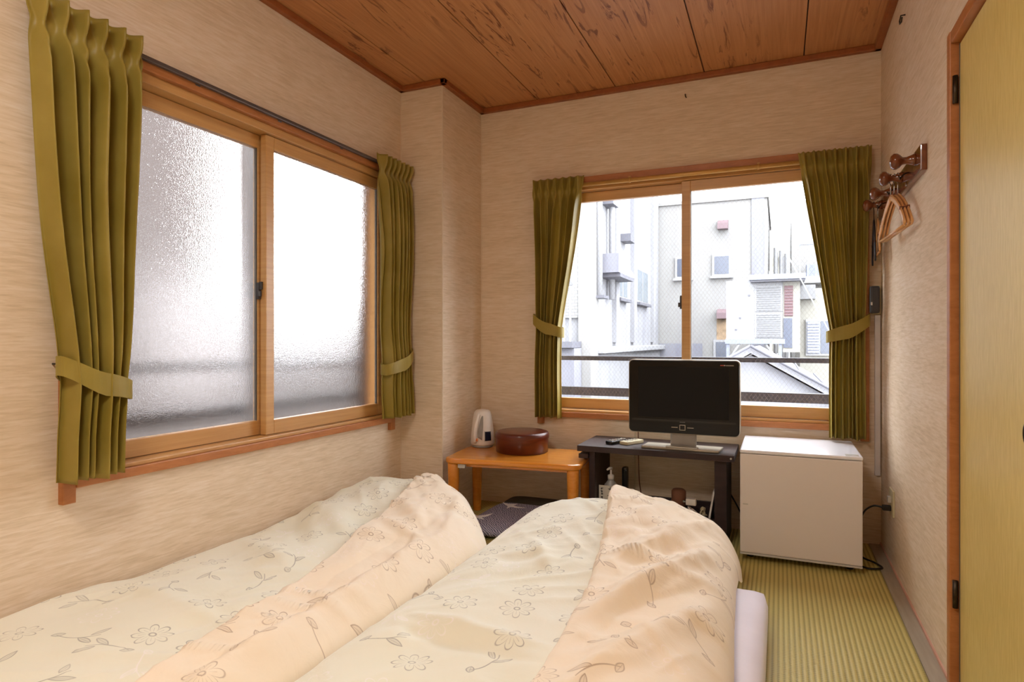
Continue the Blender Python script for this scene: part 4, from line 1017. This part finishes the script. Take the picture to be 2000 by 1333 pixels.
G().box((-0.25, 31.8, 4.7), (-0.12, 32, 5.0)).build('lamp_box', 'extgrey', far)
tk = thing('roof_tank', 'grey ribbed duct pipes standing between the two far buildings', 'duct', (0.05, 21.5, 2.0))
for k in range(3): G().tube([(-0.12+k*0.16, 21.5, -6), (-0.12+k*0.16, 21.5, 3.95-0.1*k)], 0.065, 10).build('pipe', 'louver', tk)
G().box((-0.32, 21.3, 2.5), (-0.2, 21.6, 3.2)).build('box', 'extwhite', tk)
# --- rooftop machine cabinet on a steel stand
D = thing('equipment_cabinet', 'white rooftop cabinet with two grey louvred panels on a steel stand', 'cabinet', (-0.5, 14.5, 0.0))
G().box((-1.05, 14.0, 1.02), (0.06, 14.9, 2.26)).build('body', 'extwhite', D)
G().box((-0.56, 13.75, 2.20), (0.46, 14.92, 2.24)).build('roof_soffit', 'extgrey', D)
G().box((-0.58, 13.70, 2.24), (0.48, 14.93, 2.345)).build('roof_slab', 'extblue', D)
for z0, z1 in ((1.60, 2.13), (1.05, 1.57)):
    lv = G().box((-0.48, 13.965, z0), (0.05, 14.0, z1)).build('louvre_frame', 'extwhite', D)
    for k in range(11): G().box((-0.45, 13.945, z0+0.02+k*(z1-z0-0.03)/11), (0.02, 13.967, z0+0.02+k*(z1-z0-0.03)/11+0.028)).build('slat', 'louver', lv)
G().box((0.06, 13.98, 0.75), (0.38, 14.9, 2.20)).build('side_bay', 'cream2', D)
ml = G().box((0.085, 13.965, 1.49), (0.25, 13.98, 2.12)).build('maroon_louvre', 'maroon', D)
for k in range(10): G().box((0.09, 13.95, 1.51+k*0.06), (0.245, 13.966, 1.53+k*0.06)).build('slat', 'pinkbox', ml)
G().box((0.07, 13.96, 0.84), (0.235, 13.98, 1.45)).build('dark_door', 'extglass', D)
G().box((-1.07, 13.95, 0.92), (0.10, 14.9, 1.02)).build('stand_beam', 'extblue', D)
for x in (-1.05, -0.02): G().box((x, 13.98, -1.0), (x+0.06, 14.05, 0.92)).build('stand_leg', 'extblue', D)
for a, b in (((-0.98, 0.62), (-0.78, 0.93)), ((-0.02, 0.55), (-0.28, 0.93))): G().tube([(a[0], 14.0, a[1]), (b[0], 14.0, b[1])], 0.025, 6).build('stand_brace', 'extwhite', D)
for x, z in ((-0.62, 1.92), (-0.80, 1.45), (-0.88, 1.20)): G().box((x, 13.985, z), (x+0.05, 14.0, z+0.04)).build('vent_cap', 'extgrey', D)
# --- nearer building at the right with louvred shutter window
fE = lambda x, y, z: (x*15.25/13.3, y+1.95, 0.98+(z-0.98)*15.25/13.3)
E_ = thing('building', 'cream low building with blue louvred shutter behind the curtain tieback', 'building', (2, 15.6, -6))
G(fE).box((0.36, 13.3, -6), (5, 18, 2.0)).build('wall', 'cream2', E_)
wn = G(fE).box((0.46, 13.24, 0.70), (1.3, 13.3, 1.40)).build('window', 'extwhite', E_)
G(fE).box((0.72, 13.225, 0.74), (1.28, 13.245, 1.36)).build('pane', 'extglass', wn)
sh2 = G(fE).box((0.48, 13.21, 0.74), (0.70, 13.24, 1.36)).build('shutter', 'extblue', E_)
for k in range(11): G(fE).box((0.49, 13.19, 0.755+k*0.055), (0.69, 13.212, 0.785+k*0.055)).build('slat', 'extwhite', sh2)
G(fE).box((0.30, 13.0, 1.78), (0.62, 13.3, 2.05)).build('eave', 'louver', E_)
# --- white sheet-metal gable roof below
Rf = thing('gable_roof', 'low white sheet metal gable roof just below the clear window', 'roof', (-0.4, 9.5, -3))
ridge_x, ridge_z, yr0, yr1 = -0.33, 0.90, 8.2, 12.0
def slope(x1, z1, nm):
    g = G(lambda x, z, y: (x, y, z)); g.prism([(ridge_x, ridge_z), (x1, z1), (x1, z1-0.07), (ridge_x, ridge_z-0.07)], yr0, yr1); return g.build(nm, 'roof', Rf)
slope(2.3, -0.62, 'roof_slope'); slope(-2.9, -0.62, 'roof_slope')
G(lambda x, z, y: (x, y, z)).prism([(ridge_x, ridge_z-0.10), (2.1, -0.6), (-2.7, -0.6)], yr0+0.15, yr1-0.15).build('gable_wall', 'roof', Rf)
G().tube([(ridge_x, yr0-0.05, ridge_z+0.02), (2.32, yr0-0.05, -0.60)], 0.022, 6).build('verge_trim', 'extgrey', Rf)
G().tube([(ridge_x, yr0-0.05, ridge_z+0.02), (-2.92, yr0-0.05, -0.60)], 0.022, 6).build('verge_trim', 'extgrey', Rf)
G().box((-2.7, yr0+0.15, -6), (2.1, yr1-0.15, -0.6)).build('house_wall', 'roof', Rf)
for k in range(1, 9):
    x = ridge_x + k*0.29; z = ridge_z - (x-ridge_x)*1.52/2.63
    G().box((x-0.008, yr0+0.02, z-0.0), (x+0.008, yr1, z+0.03)).build('roof_seam', 'extgrey', Rf)
ap = thing('flat_roof', 'white flat roof terrace just outside the clear window', 'roof', (-0.4, 6, -1.2))
G().box((-3.4, 4.4, -1.3), (2.6, 8.0, 0.02)).build('slab', 'roof', ap)
for k in range(11): G().box((-3.2+k*0.55, 4.45, 0.02), (-3.17+k*0.55, 7.95, 0.05)).build('seam', 'extwhite', ap)
for i, (x, y) in enumerate(((-1.42, 6.6), (-1.30, 6.7), (-1.12, 6.5))):
    g = G(); rr = random.Random(i)
    for k in range(5): g.tube([(x, y, 0.03), (x+rr.uniform(-.05, .05), y, 0.10), (x+rr.uniform(-.09, .09), y, 0.20)], [0.008, 0.006, 0.002], 5)
    tag(g.build('dry_weed', 'plant'), 'small dry weed on the white flat roof outside', 'weed', 'dry weeds on the flat roof')
tag(G().tube([(-0.1, 9.5, 2.6), (0.2, 9.0, 1.9), (0.9, 8.6, 0.4)], 0.008, 5).build('overhead_wire', 'extwhite'), 'thin white cable slanting past the louvred cabinet outside', 'wire')

# --- window guard rails
def guard(label, f, a0, a1, posts):
    R_ = thing('guard_rail', label, 'railing', f((a0+a1)/2, 0.35, 0.3))
    G(f).box((a0, 0.345, 0.858), (a1, 0.385, 0.886), 0.003).build('rail', 'rail', R_)
    G(f).box((a0, 0.345, 0.636), (a1, 0.385, 0.690), 0.003).build('rail', 'rail', R_)
    for p in posts: G(f).box((p, 0.35, 0.42), (p+0.03, 0.38, 0.886)).build('post', 'rail', R_)
    for p in posts: G(f).box((p, WT, 0.42), (p+0.03, 0.35, 0.45)).build('wall_arm', 'rail', R_)
    return R_
guard('dark steel guard rail with two bars outside the clear window', fB, -1.75, 0.75, (-1.72, 0.70))
guard('dark steel guard rail with two bars outside the frosted window', fL, 0.75, 3.25, (0.76, 3.20))
# --- neighbour close to the frosted window
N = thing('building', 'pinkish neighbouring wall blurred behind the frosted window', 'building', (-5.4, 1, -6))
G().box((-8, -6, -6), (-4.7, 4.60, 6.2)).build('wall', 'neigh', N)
G().box((-4.72, 3.4, 0.4), (-4.62, 4.2, 1.5)).build('window', 'neigh2', N)
G().box((-4.75, -6, 6.2), (-4.45, 4.7, 6.35)).build('eave', 'louver', N)
tag(G(fL).tube([(2.17, 0.27, -6), (2.17, 0.27, 5)], 0.05, 12).build('drain_pipe', 'louver'), 'grey drain pipe outside the frosted window by the meeting stiles', 'pipe')
struct(G(fL).box((2.90, WT, -6), (3.15, 0.28, 5)).build('wall_pier', 'neigh'), 'outer wall pier beside the frosted window', 'pier')
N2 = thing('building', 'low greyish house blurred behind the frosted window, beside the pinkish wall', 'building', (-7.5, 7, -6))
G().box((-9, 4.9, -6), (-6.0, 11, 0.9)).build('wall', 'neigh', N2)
G(lambda x, z, y: (x, y, z)).prism([(-9.2, 0.9), (-5.8, 0.9), (-7.5, 1.7)], 4.8, 11.1).build('roof', 'louver', N2)
